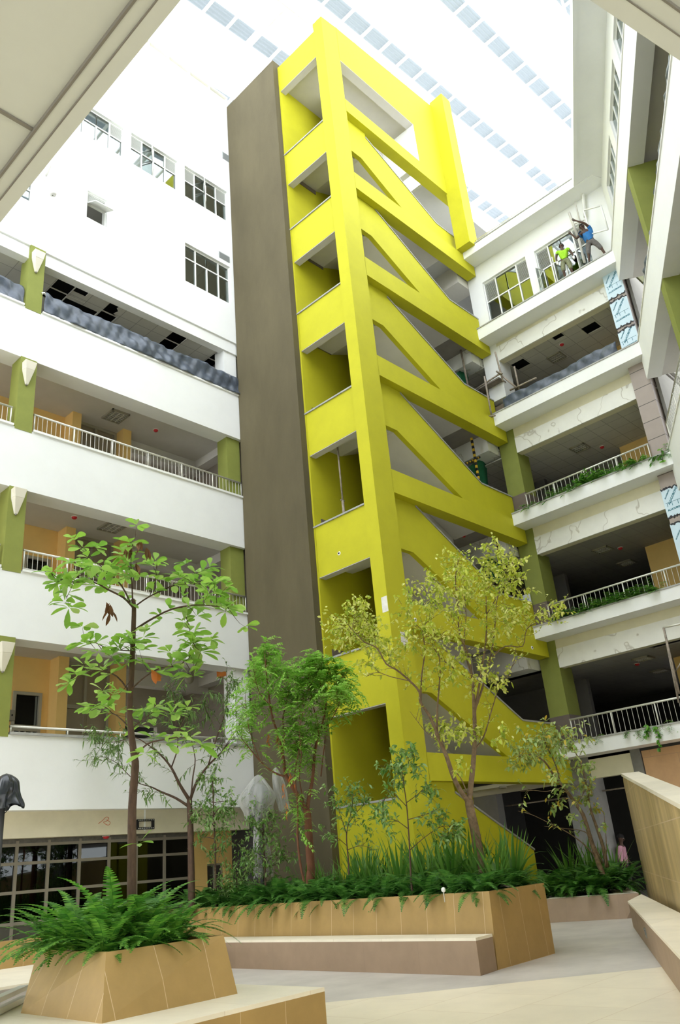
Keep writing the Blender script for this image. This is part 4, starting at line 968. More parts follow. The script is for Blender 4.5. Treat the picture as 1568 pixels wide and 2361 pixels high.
cp = thing('stone_planter', (22, 11.5, 0), 'low corner planter with ferns at the end of the ramp wall bench', 'planter', 'sandstone planters')
z0 = .50
bot = [(18.95, 11.74, 0), (19.41, 9.93, 0), (19.62, 9.62, 0), (22.45, 11.32, 0), (22.9, 12.85, 0)]
top = [(p[0] + (.2 if i < 2 else 0), p[1] + (.1 if i < 2 else 0), z0) for i, p in enumerate(bot)]
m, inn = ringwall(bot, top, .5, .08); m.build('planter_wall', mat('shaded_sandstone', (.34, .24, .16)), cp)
c = sum((Vector(p) for p in top), Vector()) / 5
m = MB()
for i in range(5):
    j = (i + 1) % 5; a, b = Vector(top[i]), Vector(top[j]); m.face([a + Vector((0, 0, .004)), b + Vector((0, 0, .004)), inn[j] + Vector((0, 0, .068)), inn[i] + Vector((0, 0, .068))])
m.build('seat_slab', stone_top, cp)
m = MB(); m.face([p + Vector((0, 0, .03)) for p in inn]); m.build('soil', soil, cp)
rw = thing('ramp_wall', SB(4, .9, 0), 'tall streaked sandstone wall with pale sloping coping beside the ramp', 'wall', kind='thing')
SW = lambda t, s, z: W(t, s + 1.47 - WK, z)
topz = lambda t: 3.22 - .117 * t
m = MB(); m.hexa([SW(t, 0, z) for t, z in [(0, .0), (21, .0), (21, topz(21)), (.25, topz(.25)), (0, topz(0) - .22)]], [SW(t, .35, z) for t, z in [(0, .0), (21, .0), (21, topz(21)), (.25, topz(.25)), (0, topz(0) - .22)]]); m.build('wall_body', stone_wall, rw)
cz = lambda o: [SW(.25, -.03, topz(.25) + o), SW(21, -.03, topz(21) + o), SW(21, .42, topz(21) + o), SW(.25, .42, topz(.25) + o)]
m = MB(); m.hexa(cz(.0), cz(.07)); m.build('coping', stone_top, rw)
# planter wall of the bench seen beyond the front planter
o = thing('stone_bench', (10, 16.5, 0), 'sandstone bench with raised back glimpsed behind the fern planter, by the shopfront', 'bench', 'sandstone benches')
m = MB(); m.box(5.0, 10.6, 17.55, 17.9, 0, .85); m.build('bench_back', stone, o)
m = MB(); m.box(5.0, 10.6, 13.95, 17.55, 0, .33); m.build('bench_body', concrete, o)  # grey instead of sandstone: the front's shade is put into the colour
m = MB(); m.box(5.0, 10.6, 13.9, 17.55, .33, .37); m.build('seat_slab', stone_top, o)
# =====================================================  PLANTS
rng = random.Random(11)
def rv(s=1.0): return Vector((rng.uniform(-1, 1), rng.uniform(-1, 1), rng.uniform(-1, 1))) * s
def leaf(m, p, d, L, Wd, nrm=None, droop=.25, kind='oval', fold=.18):
    """one leaf: two halves folded along the midrib, bending down towards the tip"""
    d = Vector(d).normalized(); n = Vector(nrm) if nrm is not None else Vector((0, 0, 1))
    s = d.cross(n)
    if s.length < 1e-3: s = d.orthogonal()
    s.normalize(); n = s.cross(d).normalized()
    prof = {'oval': ((.0, .08), (.25, .75), (.5, 1.0), (.78, .68), (1, .05)), 'obovate': ((0, .06), (.2, .34), (.45, .8), (.7, 1.0), (.88, .78), (1, .12)), 'lance': ((0, .1), (.3, 1), (.65, .7), (1, .02))}[kind]
    b = len(m.v)
    for t, w in prof:
        c = Vector(p) + d * (L * t) - Vector((0, 0, 1)) * (droop * L * t * t)
        e = s * (Wd * .5 * w); up = n * (fold * Wd * w * .5)
        m.v.extend([tuple(c - e + up), tuple(c), tuple(c + e + up)])
    for i in range(len(prof) - 1):
        a = b + i * 3
        for f in ((a, a + 1, a + 4, a + 3), (a + 1, a + 2, a + 5, a + 4)): m.f.append(f); m.sm.append(True); m.mi.append(0)
def petiole_rosette(m, p, d, n, L, Wd, kind='obovate'):
    d = Vector(d).normalized()
    for k in range(n):
        a = k * 2.4 + rng.uniform(-.3, .3); o = d.orthogonal().normalized(); s = d.cross(o)
        q = (o * math.cos(a) + s * math.sin(a)) * rng.uniform(.75, 1.1) + d * rng.uniform(.1, .6)
        q.z = q.z * .35 + .12; leaf(m, Vector(p) + q.normalized() * .02, q, L * rng.uniform(.65, 1.1), Wd * rng.uniform(.7, 1.05), Vector((0, 0, 1)) + rv(.5), rng.uniform(.05, .35), kind)
def smooth(pts, n=3):
    """catmull-rom through the points"""
    P = [Vector(p) for p in pts]; out = []
    for i in range(len(P) - 1):
        a, b, c, d = P[max(i - 1, 0)], P[i], P[i + 1], P[min(i + 2, len(P) - 1)]
        for k in range(n):
            t = k / n; out.append(.5 * ((2 * b) + (c - a) * t + (2 * a - 5 * b + 4 * c - d) * t * t + (3 * b - a - 3 * c + d) * t ** 3))
    out.append(P[-1]); return out
class Plant:
    def __init__(s, k): s.k = k; s.wood = MB(); s.leaf = MB(); s.paths = []
    def P(s, px, py, dk=0): return onk(px, py, s.k + dk)
    def branch(s, pix, r0, r1, dk=(0, 0), n=6, wob=0):
        """pix: surveyed (px, py) points; depth runs from dk[0] to dk[1] off the trunk's plane"""
        N = len(pix); pts = [s.P(x, y, dk[0] + (dk[1] - dk[0]) * i / max(1, N - 1)) for i, (x, y) in enumerate(pix)]
        if not s.paths and pts[0].z > .93: pts = [Vector((pts[0].x, pts[0].y, .93))] + pts
        pts = smooth(pts); M_ = len(pts)
        if wob: pts = [pts[0]] + [p + rv(wob) for p in pts[1:-1]] + [pts[-1]]
        s.wood.tube(pts, [r0 + (r1 - r0) * i / (M_ - 1) for i in range(M_)], n); s.paths.append(pts); return pts
    def twig(s, p, d, L, r=.006, bend=.25, up=.3, seg=4):
        p = Vector(p); d = Vector(d).normalized(); pts = [p]
        for i in range(seg): d = (d + rv(bend) + Vector((0, 0, up * .3))).normalized(); p = p + d * (L / seg); pts.append(p)
        s.wood.tube(pts, [r * (1 - .7 * i / seg) for i in range(seg + 1)], 4, False); return pts
    def finish(s, name, label, cat, leafm, barkm, group=None, extra=None):
        base = s.paths[0][0]; o = thing(name, base, label, cat, group)
        s.wood.build('trunk', barkm, o, uv=False)
        if s.leaf.v: s.leaf.build('foliage', leafm, o, uv=False)
        return o
def spray(pl, pts, n, tl, ll, lw, kind, per, lo=.2, up=.2, bend=.3, droop=.3, spread=1.0, r=.005, pinn=None):
    """twigs with leaves along a branch"""
    for i in range(n):
        t = lo + (1 - lo) * (i + rng.random()) / n; k = min(int(t * (len(pts) - 1)), len(pts) - 2)
        p = pts[k].lerp(pts[k + 1], t * (len(pts) - 1) - k); d0 = (pts[k + 1] - pts[k]).normalized()
        d = d0 * .6 + rv(spread); d.z += up
        tw = pl.twig(p, d, tl * rng.uniform(.6, 1.2), r, bend, up)
        for j in range(per):
            u = (j + .5 + rng.uniform(-.3, .3)) / per; u = .15 + .85 * u; q = min(int(u * (len(tw) - 1)), len(tw) - 2)
            a = tw[q].lerp(tw[q + 1], min(1, u * (len(tw) - 1) - q)); dd = (tw[q + 1] - tw[q]).normalized()
            if pinn:                                # a small pinnate leaf: rachis with paired leaflets
                rd = (dd * .3 + rv(.9)); rd.z += .12; rd.normalize(); sd = rd.cross(Vector((0, 0, 1)))
                if sd.length < .1: continue
                sd.normalize(); R = pinn * rng.uniform(.7, 1.15); np_ = 5
                for e in range(np_):
                    c = a + rd * (R * (e + 1) / np_) - Vector((0, 0, 1)) * (.45 * R * ((e + 1) / np_) ** 2)
                    for sg in (-1, 1): leaf(pl.leaf, c, sd * sg + rd * .45 + rv(.12), ll * (1 - .35 * abs(e / np_ - .45)), lw, Vector((0, 0, 1)) + rv(.25), .35, kind)
            else:
                q2 = dd * .5 + rv(1.0); q2.z += .1
                leaf(pl.leaf, a, q2, ll * rng.uniform(.6, 1.15), lw * rng.uniform(.7, 1.1), Vector((0, 0, 1)) + rv(.6), droop * rng.uniform(.3, 1.4), kind)

# --- tall broad-leaved tree in the small planter
T = Plant(10.55)
tr = T.branch([(303, 2130), (304, 2000), (305, 1860), (312, 1768), (309, 1740), (299, 1650), (303, 1560), (307, 1470), (309, 1400), (306, 1382)], .062, .026, n=10)
def B(pix, r0=.014, r1=.004, dk=(0, .5)): return T.branch(pix, r0, r1, dk)
bl = [B([(308, 1402), (285, 1378), (250, 1360), (215, 1342), (170, 1342), (140, 1335), (118, 1322)], .016, .004, (0, -.5)),
      B([(303, 1395), (280, 1350), (245, 1315), (215, 1290), (190, 1258)], .014, .004, (0, .5)),
      B([(306, 1390), (304, 1340), (302, 1300), (303, 1262)], .012, .004, (0, 0)),
      B([(309, 1400), (345, 1375), (400, 1350), (440, 1330), (470, 1322)], .013, .004, (0, .7)),
      B([(307, 1455), (345, 1430), (395, 1405), (450, 1395), (500, 1398), (525, 1400)], .017, .004, (0, -.4)),
      B([(420, 1400), (435, 1440), (440, 1470), (450, 1490)], .006, .003, (0, -.3)),
      B([(309, 1500), (290, 1500), (250, 1495), (215, 1480), (195, 1478)], .009, .003, (0, -.5)),
      B([(303, 1540), (302, 1500), (308, 1480)], .008, .004, (0, -.2)),
      B([(298, 1595), (270, 1560), (230, 1545), (195, 1555), (165, 1568)], .012, .003, (0, -.4)),
      B([(302, 1590), (335, 1560), (370, 1540), (410, 1535), (435, 1518)], .011, .003, (0, -.4)),
      B([(430, 1530), (440, 1548), (445, 1560)], .004, .003, (-.3, -.4)),
      B([(312, 1745), (340, 1715), (380, 1705), (420, 1700), (455, 1712)], .014, .004, (0, -.6)),
      B([(305, 1685), (270, 1650), (240, 1640), (215, 1630)], .010, .003, (0, .5)),
      B([(303, 1680), (335, 1655), (360, 1640), (400, 1640)], .010, .003, (0, .4)),
      B([(306, 1560), (285, 1590), (262, 1610)], .006, .003, (0, -.3)),
      B([(140, 1335), (150, 1365), (160, 1400)], .005, .003, (-.4, -.5)),
      B([(250, 1320), (220, 1330), (190, 1325)], .005, .003, (.2, 0)),
      B([(345, 1375), (360, 1330), (362, 1298)], .006, .003, (.3, .3)),
      B([(400, 1350), (435, 1345), (470, 1350), (500, 1372)], .007, .003, (.4, 0))]
for b in bl:
    for t in range(len(b)):
        if t > len(b) * .3 and (t % 2 == 0 or t == len(b) - 1):
            petiole_rosette(T.leaf, b[t] + rv(.05), (b[t] - b[max(0, t - 1)]) + Vector((0, 0, .03)) + rv(.02), 5 if t < len(b) - 1 else 7, .235, .11)
            if rng.random() < .8:
                tw = T.twig(b[t], rv(1) + Vector((0, 0, .2)), rng.uniform(.15, .4), .005); petiole_rosette(T.leaf, tw[-1], tw[-1] - tw[-2], 6, .22, .105)
for px, py in ((300, 1480), (330, 1470), (280, 1475), (340, 1450), (310, 1330), (290, 1385), (370, 1420), (420, 1375), (330, 1640), (360, 1670), (410, 1680), (300, 1640), (320, 1945), (455, 1735)):
    p = T.P(px, py, rng.uniform(-.4, .4)); petiole_rosette(T.leaf, p, Vector((0, 0, .6)) + rv(.6), 5, .2, .09)
tree = T.finish('broad_leaved_tree', 'tall slender tree with large oval leaves growing out of the small fern planter', 'tree', leaf_big, bark)
m = MB()
for px, py in ((303, 1262), (322, 1250), (337, 1262), (316, 1300), (252, 1390), (257, 1410)):
    p = T.P(px, py, 0)
    for k in range(3): leaf(m, p + rv(.03), Vector((0, 0, -1)) + rv(.5), .17, .06, rv(1), .1, 'oval', .6)
m.build('dead_leaves', leaf_dead, tree, uv=False)
m = MB(); p = T.P(350, 1547, -.2)
for k in range(3): leaf(m, p + rv(.02), Vector((.6, -.6, -.2)) + rv(.5), .16, .09, rv(1), .2, 'oval', .5)
m.build('orange_leaf', leaf_orange, tree, uv=False)

# --- narrow-leaved tree behind it
T = Plant(20.35)
tr = T.branch([(441, 2010), (440, 1960), (439, 1900), (437, 1860), (437, 1840)], .085, .06, n=8)
wl = [T.branch([(437, 1845), (415, 1810), (395, 1770), (370, 1740), (345, 1720)], .045, .01, (0, -.8)),
      T.branch([(438, 1845), (455, 1800), (480, 1765), (510, 1735), (530, 1710)], .04, .008, (0, .6)),
      T.branch([(436, 1860), (405, 1840), (370, 1825), (350, 1815), (325, 1808)], .035, .008, (0, -.5)),
      T.branch([(440, 1840), (445, 1790), (450, 1750), (440, 1700), (430, 1650)], .022, .006, (0, .3)),
      T.branch([(345, 1720), (310, 1700), (270, 1710), (220, 1715)], .014, .004, (-.8, -1.2)),
      T.branch([(395, 1770), (410, 1720), (405, 1660), (400, 1600), (385, 1580)], .018, .004, (-.4, 0)),
      T.branch([(480, 1765), (500, 1700), (520, 1640), (525, 1590), (522, 1560)], .02, .005, (.2, .4)),
      T.branch([(325, 1808), (300, 1790), (270, 1760), (240, 1745)], .012, .004, (-.5, -.8)),
      T.branch([(510, 1735), (540, 1690), (560, 1660)], .012, .004, (.5, .8))]
for b, n in zip(wl, (6, 9, 8, 8, 16, 12, 16, 12, 8)): spray(T, b, n, .58, .18, .036, 'lance', 12, .35, .1, droop=.5)
for px, py in ((260, 1720), (230, 1700), (400, 1600), (440, 1640), (420, 1620), (390, 1640), (350, 1640), (505, 1600), (525, 1640), (480, 1650), (540, 1570), (470, 1620)):
    p = T.P(px, py, rng.uniform(-.8, .8))
    for k in range(4):
        tw = T.twig(p, rv(1), .4)
        for q in tw:
            for e in range(3): leaf(T.leaf, q, rv(1), .17, .034, None, .5, 'lance')
T.finish('narrow_leaved_tree', 'open-branched tree with sparse narrow willow-like leaves against the white parapet', 'tree', leaf_willow, bark)

# --- small glossy-leaved trees / bushes by the shopfront and bagged lamp
def bush(name, label, k, stem, blobs, ll, lw, leafm, barkm, n=14, per=9, tl=.35):
    T = Plant(k); s = T.branch(stem, .03, .012, n=6)
    for px, py, r, cnt in blobs:
        c = T.P(px, py, rng.uniform(-.25, .25)); R = r / FPX * k * 1.1
        j = min(range(len(s)), key=lambda i: (s[i] - c).length + max(0, s[i].z - c.z) * 2)
        T.wood.tube([s[j], s[j].lerp(c, .5) + rv(.05), c], [.012, .009, .005], 4, False)
        for i in range(cnt):
            d = rv(1)
            while d.length > 1 or d.length < .2: d = rv(1)
            tw = T.twig(c + d * R * .35, d, R * rng.uniform(.4, .8) + .05, .004, .35, .1, 3)
            for jj in range(per):
                q = tw[rng.randrange(len(tw))] + rv(.03); leaf(T.leaf, q, rv(1) + Vector((0, 0, -.1)), ll * rng.uniform(.6, 1.2), lw * rng.uniform(.8, 1.1), Vector((0, 0, 1)) + rv(.8), .3, 'oval')
    return T.finish(name, label, 'tree' if 'tree' in name else 'bush', leafm, barkm)
bush('young_tree', 'young small-leaved tree before the ochre wall between shopfront and bagged lamp', 20.1, [(497, 2030), (496, 1960), (493, 1880), (490, 1800)],
     [(490, 1800, 34, 16), (475, 1845, 36, 16), (515, 1860, 40, 18), (480, 1890, 36, 16), (540, 1845, 26, 10), (450, 1880, 24, 8), (505, 1910, 34, 12), (460, 1930, 22, 7), (520, 1940, 34, 8), (490, 1965, 26, 8)], .11, .042, leaf_ficus, bark)
bush('leafy_bush', 'dense glossy-leaved bush standing directly under the plastic-bagged lamp', 19.5, [(612, 2040), (610, 1980), (606, 1900), (600, 1850)],
     [(600, 1850, 26, 12), (622, 1880, 28, 14), (585, 1905, 32, 16), (615, 1930, 40, 22), (590, 1965, 40, 20), (640, 1960, 36, 14), (610, 2000, 46, 20), (660, 1980, 26, 7), (570, 1990, 30, 12)], .10, .04, leaf_ficus, bark)
bush('leafy_bush', 'low rounded bush with pale tips in front of the ochre wall', 20.0, [(545, 2060), (545, 2030), (545, 2010)],
     [(540, 2015, 40, 24), (520, 2040, 34, 18), (565, 2030, 36, 20), (545, 2060, 36, 16)], .09, .036, leaf_ficus, bark)
# --- red-stemmed tree with feathery leaves
T = Plant(18.6)
T.branch([(715, 2050), (716, 2000), (712, 1930), (709, 1880), (707, 1868)], .105, .075, n=9)
nl = [T.branch([(708, 1872), (690, 1840), (672, 1810), (658, 1785), (655, 1760), (648, 1720), (640, 1690), (630, 1660), (622, 1620), (615, 1560), (610, 1510)], .06, .01, (0, -.5)),
      T.branch([(708, 1872), (712, 1840), (720, 1800), (724, 1760), (728, 1720), (740, 1680), (750, 1640), (752, 1600), (745, 1560)], .05, .008, (0, .5)),
      T.branch([(656, 1790), (630, 1780), (600, 1755), (575, 1725), (555, 1700)], .022, .006, (-.3, -.8)),
      T.branch([(652, 1740), (656, 1700), (652, 1660), (660, 1620), (670, 1570), (672, 1540)], .022, .006, (-.4, .2)),
      T.branch([(728, 1730), (735, 1680), (720, 1620), (715, 1570), (720, 1540)], .02, .005, (.4, .2)),
      T.branch([(740, 1790), (748, 1720), (760, 1660), (780, 1630), (800, 1600)], .016, .004, (.4, .8)),
      T.branch([(740, 1690), (770, 1650), (785, 1610), (790, 1570)], .014, .004, (.4, .2)),
      T.branch([(622, 1625), (600, 1600), (590, 1570), (585, 1545)], .012, .004, (-.5, -.8)),
      T.branch([(700, 1850), (690, 1790), (695, 1740), (690, 1690), (700, 1640)], .016, .005, (0, -.6)),
      T.branch([(600, 1755), (580, 1700), (570, 1660), (565, 1610)], .01, .004, (-.6, -.9))]
for b, n in zip(nl, (14, 14, 5, 12, 14, 14, 12, 9, 10, 8)): spray(T, b, n, .42, .145, .043, 'lance', 4, .45, .35, pinn=.32)
for px, py, c in ((615, 1525, 10), (640, 1550, 9), (600, 1570, 8), (665, 1570, 9), (655, 1610, 7), (730, 1545, 12), (760, 1555, 12), (790, 1570, 10), (740, 1590, 10), (710, 1580, 10), (775, 1610, 9), (800, 1620, 7), (700, 1620, 8), (735, 1690, 8), (690, 1730, 8), (720, 1770, 5), (590, 1640, 7), (575, 1680, 5), (680, 1680, 6), (685, 1890, 4), (690, 1760, 5)):
    p = T.P(px, py, rng.uniform(-.5, .5)); spray(T, [p + Vector((0, 0, -.25)), p, p + Vector((0, 0, .1))], c, .35, .145, .043, 'lance', 4, .2, .4, pinn=.32)
red_tree = T.finish('feathery_leaved_tree', 'red-brown forked tree with feathery leaflets in front of the dark taupe wall', 'tree', leaf_neem, bark_red)
m = MB()
for px, py in ((618, 1690), (639, 1688), (667, 1770), (676, 1785), (652, 1805), (660, 1850)):
    p = T.P(px, py, -.2)
    for k in range(14): leaf(m, p + Vector((0, 0, -.02 * k)) + rv(.03), Vector((0, 0, -1)) + rv(.6), .10, .022, rv(1), .1, 'lance')
m.build('withered_leaves', leaf_orange, red_tree, uv=False)
T = Plant(18.3)
s1 = T.branch([(703, 2045), (692, 1990), (686, 1930), (687, 1880), (684, 1830), (680, 1780), (690, 1730), (700, 1690)], .035, .008, n=6)
spray(T, s1, 12, .35, .14, .042, 'lance', 4, .3, .2, pinn=.28)
T.finish('thin_sapling', 'thin reddish sapling leaning beside the red-brown forked tree', 'tree', leaf_neem, bark_red)
# --- young trees before the lime wall
def young(name, label, k, stem, br, blobs, ll=.10, lw=.042, per=7, mat_=None, n0=.022):
    T = Plant(k); s = T.branch(stem, n0, .006, n=6); B_ = [T.branch(b, .008, .003, (0, rng.uniform(-.5, .5)), 5) for b in br]
    for b in B_: spray(T, b, 9, .22, ll, lw, 'oval', per - 2, .3, .1)
    for px, py, r, c in blobs:
        p = T.P(px, py, rng.uniform(-.25, .25)); R = r / FPX * k
        for i in range(c):
            d = rv(1); tw = T.twig(p + d * R * .3, d, R * .8, .004, .3, .1, 3)
            for e in range(per): leaf(T.leaf, tw[rng.randrange(1, 4)] + rv(.02), rv(1), ll * rng.uniform(.6, 1.15), lw, Vector((0, 0, 1)) + rv(.7), .3, 'oval')
    T.finish(name, label, 'tree', mat_ or leaf_ficus, bark)
young('young_tree', 'slim young tree with airy pale leaves before the lime wall beside the taupe wall', 17.3, [(805, 2030), (803, 1980), (799, 1925), (808, 1880), (815, 1830)],
      [[(800, 1925), (785, 1880), (770, 1850)], [(803, 1900), (825, 1870), (850, 1845)], [(800, 1950), (775, 1930), (755, 1930)], [(800, 1960), (830, 1950), (855, 1955)]],
      [(790, 1840, 40, 12), (815, 1825, 36, 12), (760, 1835, 26, 7), (835, 1885, 34, 7), (800, 1890, 34, 8), (760, 1915, 22, 4), (845, 1930, 22, 4)])
young('young_tree', 'taller young tree with whorled dark leaves before the lime corner column', 15.6, [(948, 2030), (946, 1985), (943, 1930), (938, 1860), (930, 1800), (925, 1760)],
      [[(938, 1850), (965, 1830), (985, 1808)], [(940, 1890), (975, 1880), (1000, 1870)], [(940, 1910), (910, 1890), (880, 1890)], [(945, 1960), (980, 1930), (1020, 1905), (1060, 1910)], [(938, 1860), (905, 1830), (880, 1850)]],
      [(925, 1750, 34, 16), (940, 1770, 34, 16), (895, 1770, 22, 8), (915, 1795, 26, 8), (945, 1740, 26, 8), (985, 1830, 30, 8), (880, 1870, 20, 8), (1000, 1890, 22, 6), (1030, 1900, 34, 12), (1055, 1915, 24, 8), (1010, 1925, 24, 7), (900, 1910, 18, 4)], .12, .045)
# --- big yellow-green tree
T = Plant(15.8)
T.branch([(1112, 2015), (1105, 1975), (1096, 1920), (1085, 1870), (1081, 1845)], .105, .075, n=10)
yb = [T.branch([(1081, 1850), (1063, 1825), (1045, 1790), (1030, 1745), (1015, 1710), (1005, 1690)], .055, .035, (0, -.4)),
      T.branch([(1081, 1848), (1087, 1800), (1092, 1750), (1095, 1700), (1094, 1650), (1092, 1600), (1090, 1560)], .06, .03, (0, .3)),
      T.branch([(1012, 1700), (990, 1650), (970, 1620), (967, 1595), (945, 1570), (915, 1545), (890, 1530), (870, 1495), (840, 1480), (820, 1460), (800, 1440)], .03, .006, (-.4, -1.0)),
      T.branch([(1008, 1690), (1008, 1640), (1012, 1590), (1015, 1540), (1010, 1500)], .025, .006, (-.4, -.2)),
      T.branch([(970, 1620), (972, 1560), (980, 1500), (975, 1450), (1000, 1420)], .02, .005, (-.5, -.4)),
      T.branch([(1092, 1660), (1100, 1610), (1110, 1550), (1120, 1480), (1122, 1420), (1120, 1360)], .03, .008, (.2, .5)),
      T.branch([(1093, 1640), (1108, 1600), (1130, 1520), (1140, 1460), (1145, 1390), (1160, 1330)], .028, .006, (.2, .8)),
      T.branch([(1090, 1570), (1080, 1510), (1060, 1460), (1055, 1400), (1050, 1330), (1058, 1290)], .025, .005, (.3, -.3)),
      T.branch([(1088, 1560), (1070, 1490), (1075, 1420), (1070, 1370)], .018, .005, (.3, .6)),
      T.branch([(1130, 1520), (1165, 1490), (1205, 1490), (1215, 1450), (1250, 1430), (1290, 1410)], .016, .004, (.4, 1.0)),
      T.branch([(1093, 1730), (1115, 1700), (1130, 1650), (1145, 1600), (1150, 1580)], .018, .005, (.1, .6)),
      T.branch([(1078, 1830), (1060, 1790), (1035, 1770)], .014, .006, (0, .3)),
      T.branch([(1090, 1570), (1045, 1540), (1010, 1510), (990, 1470), (960, 1440)], .016, .004, (.2, -.3)),
      T.branch([(945, 1570), (900, 1560), (870, 1550), (845, 1560)], .01, .003, (-.7, -1.0)),
      T.branch([(1150, 1590), (1180, 1540), (1190, 1500)], .01, .003, (.5, .8)),
      T.branch([(1120, 1420), (1150, 1370), (1180, 1320), (1190, 1290)], .012, .004, (.4, .8)),
      T.branch([(1015, 1710), (985, 1690), (960, 1660), (945, 1640)], .008, .003, (-.3, -.6))]
for b, n in zip(yb, (0, 0, 22, 10, 12, 16, 16, 16, 12, 14, 9, 0, 14, 6, 6, 14, 2)):
    if n: spray(T, b, n, .42, .082, .045, 'oval', 8, .35, .25, spread=.9)
for px, py, r, c in ((800, 1440, 44, 22), (835, 1420, 36, 16), (850, 1460, 34, 14), (790, 1470, 30, 10), (1050, 1290, 34, 9), (1140, 1280, 40, 16), (1180, 1310, 34, 14), (1150, 1330, 40, 14), (1190, 1350, 34, 12), (980, 1370, 40, 14), (1020, 1350, 40, 14), (1060, 1340, 40, 14), (1110, 1340, 36, 12), (940, 1400, 34, 9), (1000, 1410, 40, 12), (1090, 1380, 40, 12), (1150, 1390, 38, 12), (1200, 1420, 38, 12), (1040, 1440, 38, 12), (1150, 1440, 38, 10), (1270, 1415, 30, 9), (1010, 1480, 34, 11), (950, 1480, 30, 9), (1060, 1500, 34, 10), (900, 1510, 30, 9), (870, 1480, 30, 9), (1110, 1560, 36, 10), (1150, 1570, 30, 9), (1040, 1680, 30, 10), (1010, 1695, 28, 10), (1060, 1700, 24, 8), (1110, 1690, 26, 7), (1150, 1695, 22, 6), (985, 1560, 28, 7), (1030, 1560, 30, 8), (850, 1520, 26, 7), (1060, 1770, 16, 4)):
    p = T.P(px, py, rng.uniform(-.8, .8)); R = r / FPX * 15.8
    for i in range(int(c * 1.7)):
        d = rv(1); tw = T.twig(p + d * R * .4, d + Vector((0, 0, .2)), R * rng.uniform(.6, 1.1), .004, .3, .15, 3)
        for e in range(8): leaf(T.leaf, tw[rng.randrange(1, 4)] + rv(.03), rv(1), .095 * rng.uniform(.6, 1.2), .052, Vector((0, 0, 1)) + rv(.7), .3, 'oval')
T.finish('yellow_green_tree', 'large spreading tree with yellow-green leaves in front of the lime stair parapets', 'tree', leaf_lime, bark_tan)
# --- leaning tree in the corner planter
T = Plant(22.0)
T.branch([(1388, 2010), (1378, 1985), (1362, 1935), (1345, 1880), (1325, 1850), (1300, 1815), (1275, 1785)], .075, .03, n=8)
rb_ = [T.branch([(1400, 2000), (1390, 1950), (1375, 1905), (1360, 1860), (1350, 1800), (1335, 1750), (1310, 1710)], .05, .01, (.1, .4)),
       T.branch([(1275, 1785), (1255, 1755), (1225, 1740), (1195, 1745)], .03, .008, (0, -.4)),
       T.branch([(1290, 1800), (1280, 1760), (1260, 1720), (1250, 1690)], .025, .007, (0, .3)),
       T.branch([(1330, 1855), (1345, 1830), (1350, 1820)], .015, .006, (0, .2)),
       T.branch([(1385, 1990), (1350, 1950), (1310, 1920), (1270, 1900), (1230, 1880), (1195, 1870)], .02, .004, (0, -.6)),
       T.branch([(1390, 1990), (1360, 1930), (1340, 1915), (1300, 1910), (1255, 1905)], .018, .004, (0, -.3)),
       T.branch([(1395, 2000), (1398, 1940), (1393, 1880), (1390, 1870)], .014, .004, (0, .3)),
       T.branch([(1300, 1815), (1260, 1825), (1230, 1822), (1200, 1825)], .012, .003, (0, -.5))]
for b, n in zip(rb_, (9, 14, 12, 6, 2, 2, 2, 2)): spray(T, b, n, .42, .14, .058, 'oval', 6, .45, .2)
for px, py, r, c in ((1200, 1745, 38, 26), (1235, 1730, 40, 26), (1270, 1715, 38, 22), (1300, 1700, 36, 18), (1330, 1690, 30, 14), (1250, 1690, 32, 12), (1310, 1735, 34, 12), (1345, 1760, 28, 10), (1290, 1770, 30, 10), (1270, 1790, 22, 6), (1310, 1830, 34, 12), (1340, 1830, 34, 13), (1360, 1850, 24, 8), (1275, 1850, 20, 6), (1325, 1885, 18, 5), (1385, 1900, 10, 2), (1200, 1690, 18, 4)):
    p = T.P(px, py, rng.uniform(-.7, .7)); R = r / FPX * 22
    for i in range(c):
        d = rv(1); tw = T.twig(p + d * R * .3, d, R * rng.uniform(.5, 1.0), .005, .3, .1, 3)
        for e in range(5): leaf(T.leaf, tw[rng.randrange(1, 4)] + rv(.04), rv(1), 0.16 * rng.uniform(.6, 1.1), .07, Vector((0, 0, 1)) + rv(.7), .35, 'oval')
T.finish('leaning_tree', 'leaning multi-stemmed tree with yellowing leaves in the corner planter before the concrete column', 'tree', leaf_mix, bark_tan)

# --- ferns
def fern_mesh(nf, L, arch, lw, seed, up=.75):
    r = random.Random(seed); m = MB()
    for k in range(nf):
        a = k * 2.399 + r.uniform(-.3, .3); el = r.uniform(.35, 1.25) if k > 3 else r.uniform(1.0, 1.45); ln = L * r.uniform(.65, 1.1)
        h = Vector((math.cos(a), math.sin(a), 0)); n = 24; p = Vector((h.x * .03, h.y * .03, 0)); pts = [p.copy()]; th = el * up + .25
        for i in range(n): d = h * math.cos(th) + Vector((0, 0, math.sin(th))); p = p + d * (ln / n); th -= arch * r.uniform(.7, 1.3) / n; pts.append(p.copy())
        m.tube(pts, [.004 - .0028 * i / n for i in range(n + 1)], 3, False)
        side = h.cross(Vector((0, 0, 1))).normalized()
        for i in range(2, n + 1):
            d = (pts[i] - pts[i - 1]).normalized(); nr = side.cross(d).normalized(); w = lw * (math.sin(math.pi * min(1, (i + 1.5) / (n + 2.5)) ** .8)) + .006
            for sg in (-1, 1):
                e = (side * sg + d * .28 - nr * .18 * -1 + Vector((0, 0, -.25))).normalized(); q = pts[i]; b = d * (ln / n * .52)
                m.face([q - b, q + b, q + e * w + b * .55, q + e * w * 1.02 - b * .2], True)
    return m
def proto(name, mb, matl, label, cat, group, part):
    o = thing(name, (0, 0, 0), label, cat, group); mb.build(part, matl, o, uv=False); return o
FL1 = 'lush sword fern among those filling the small planter around the tall tree trunk'
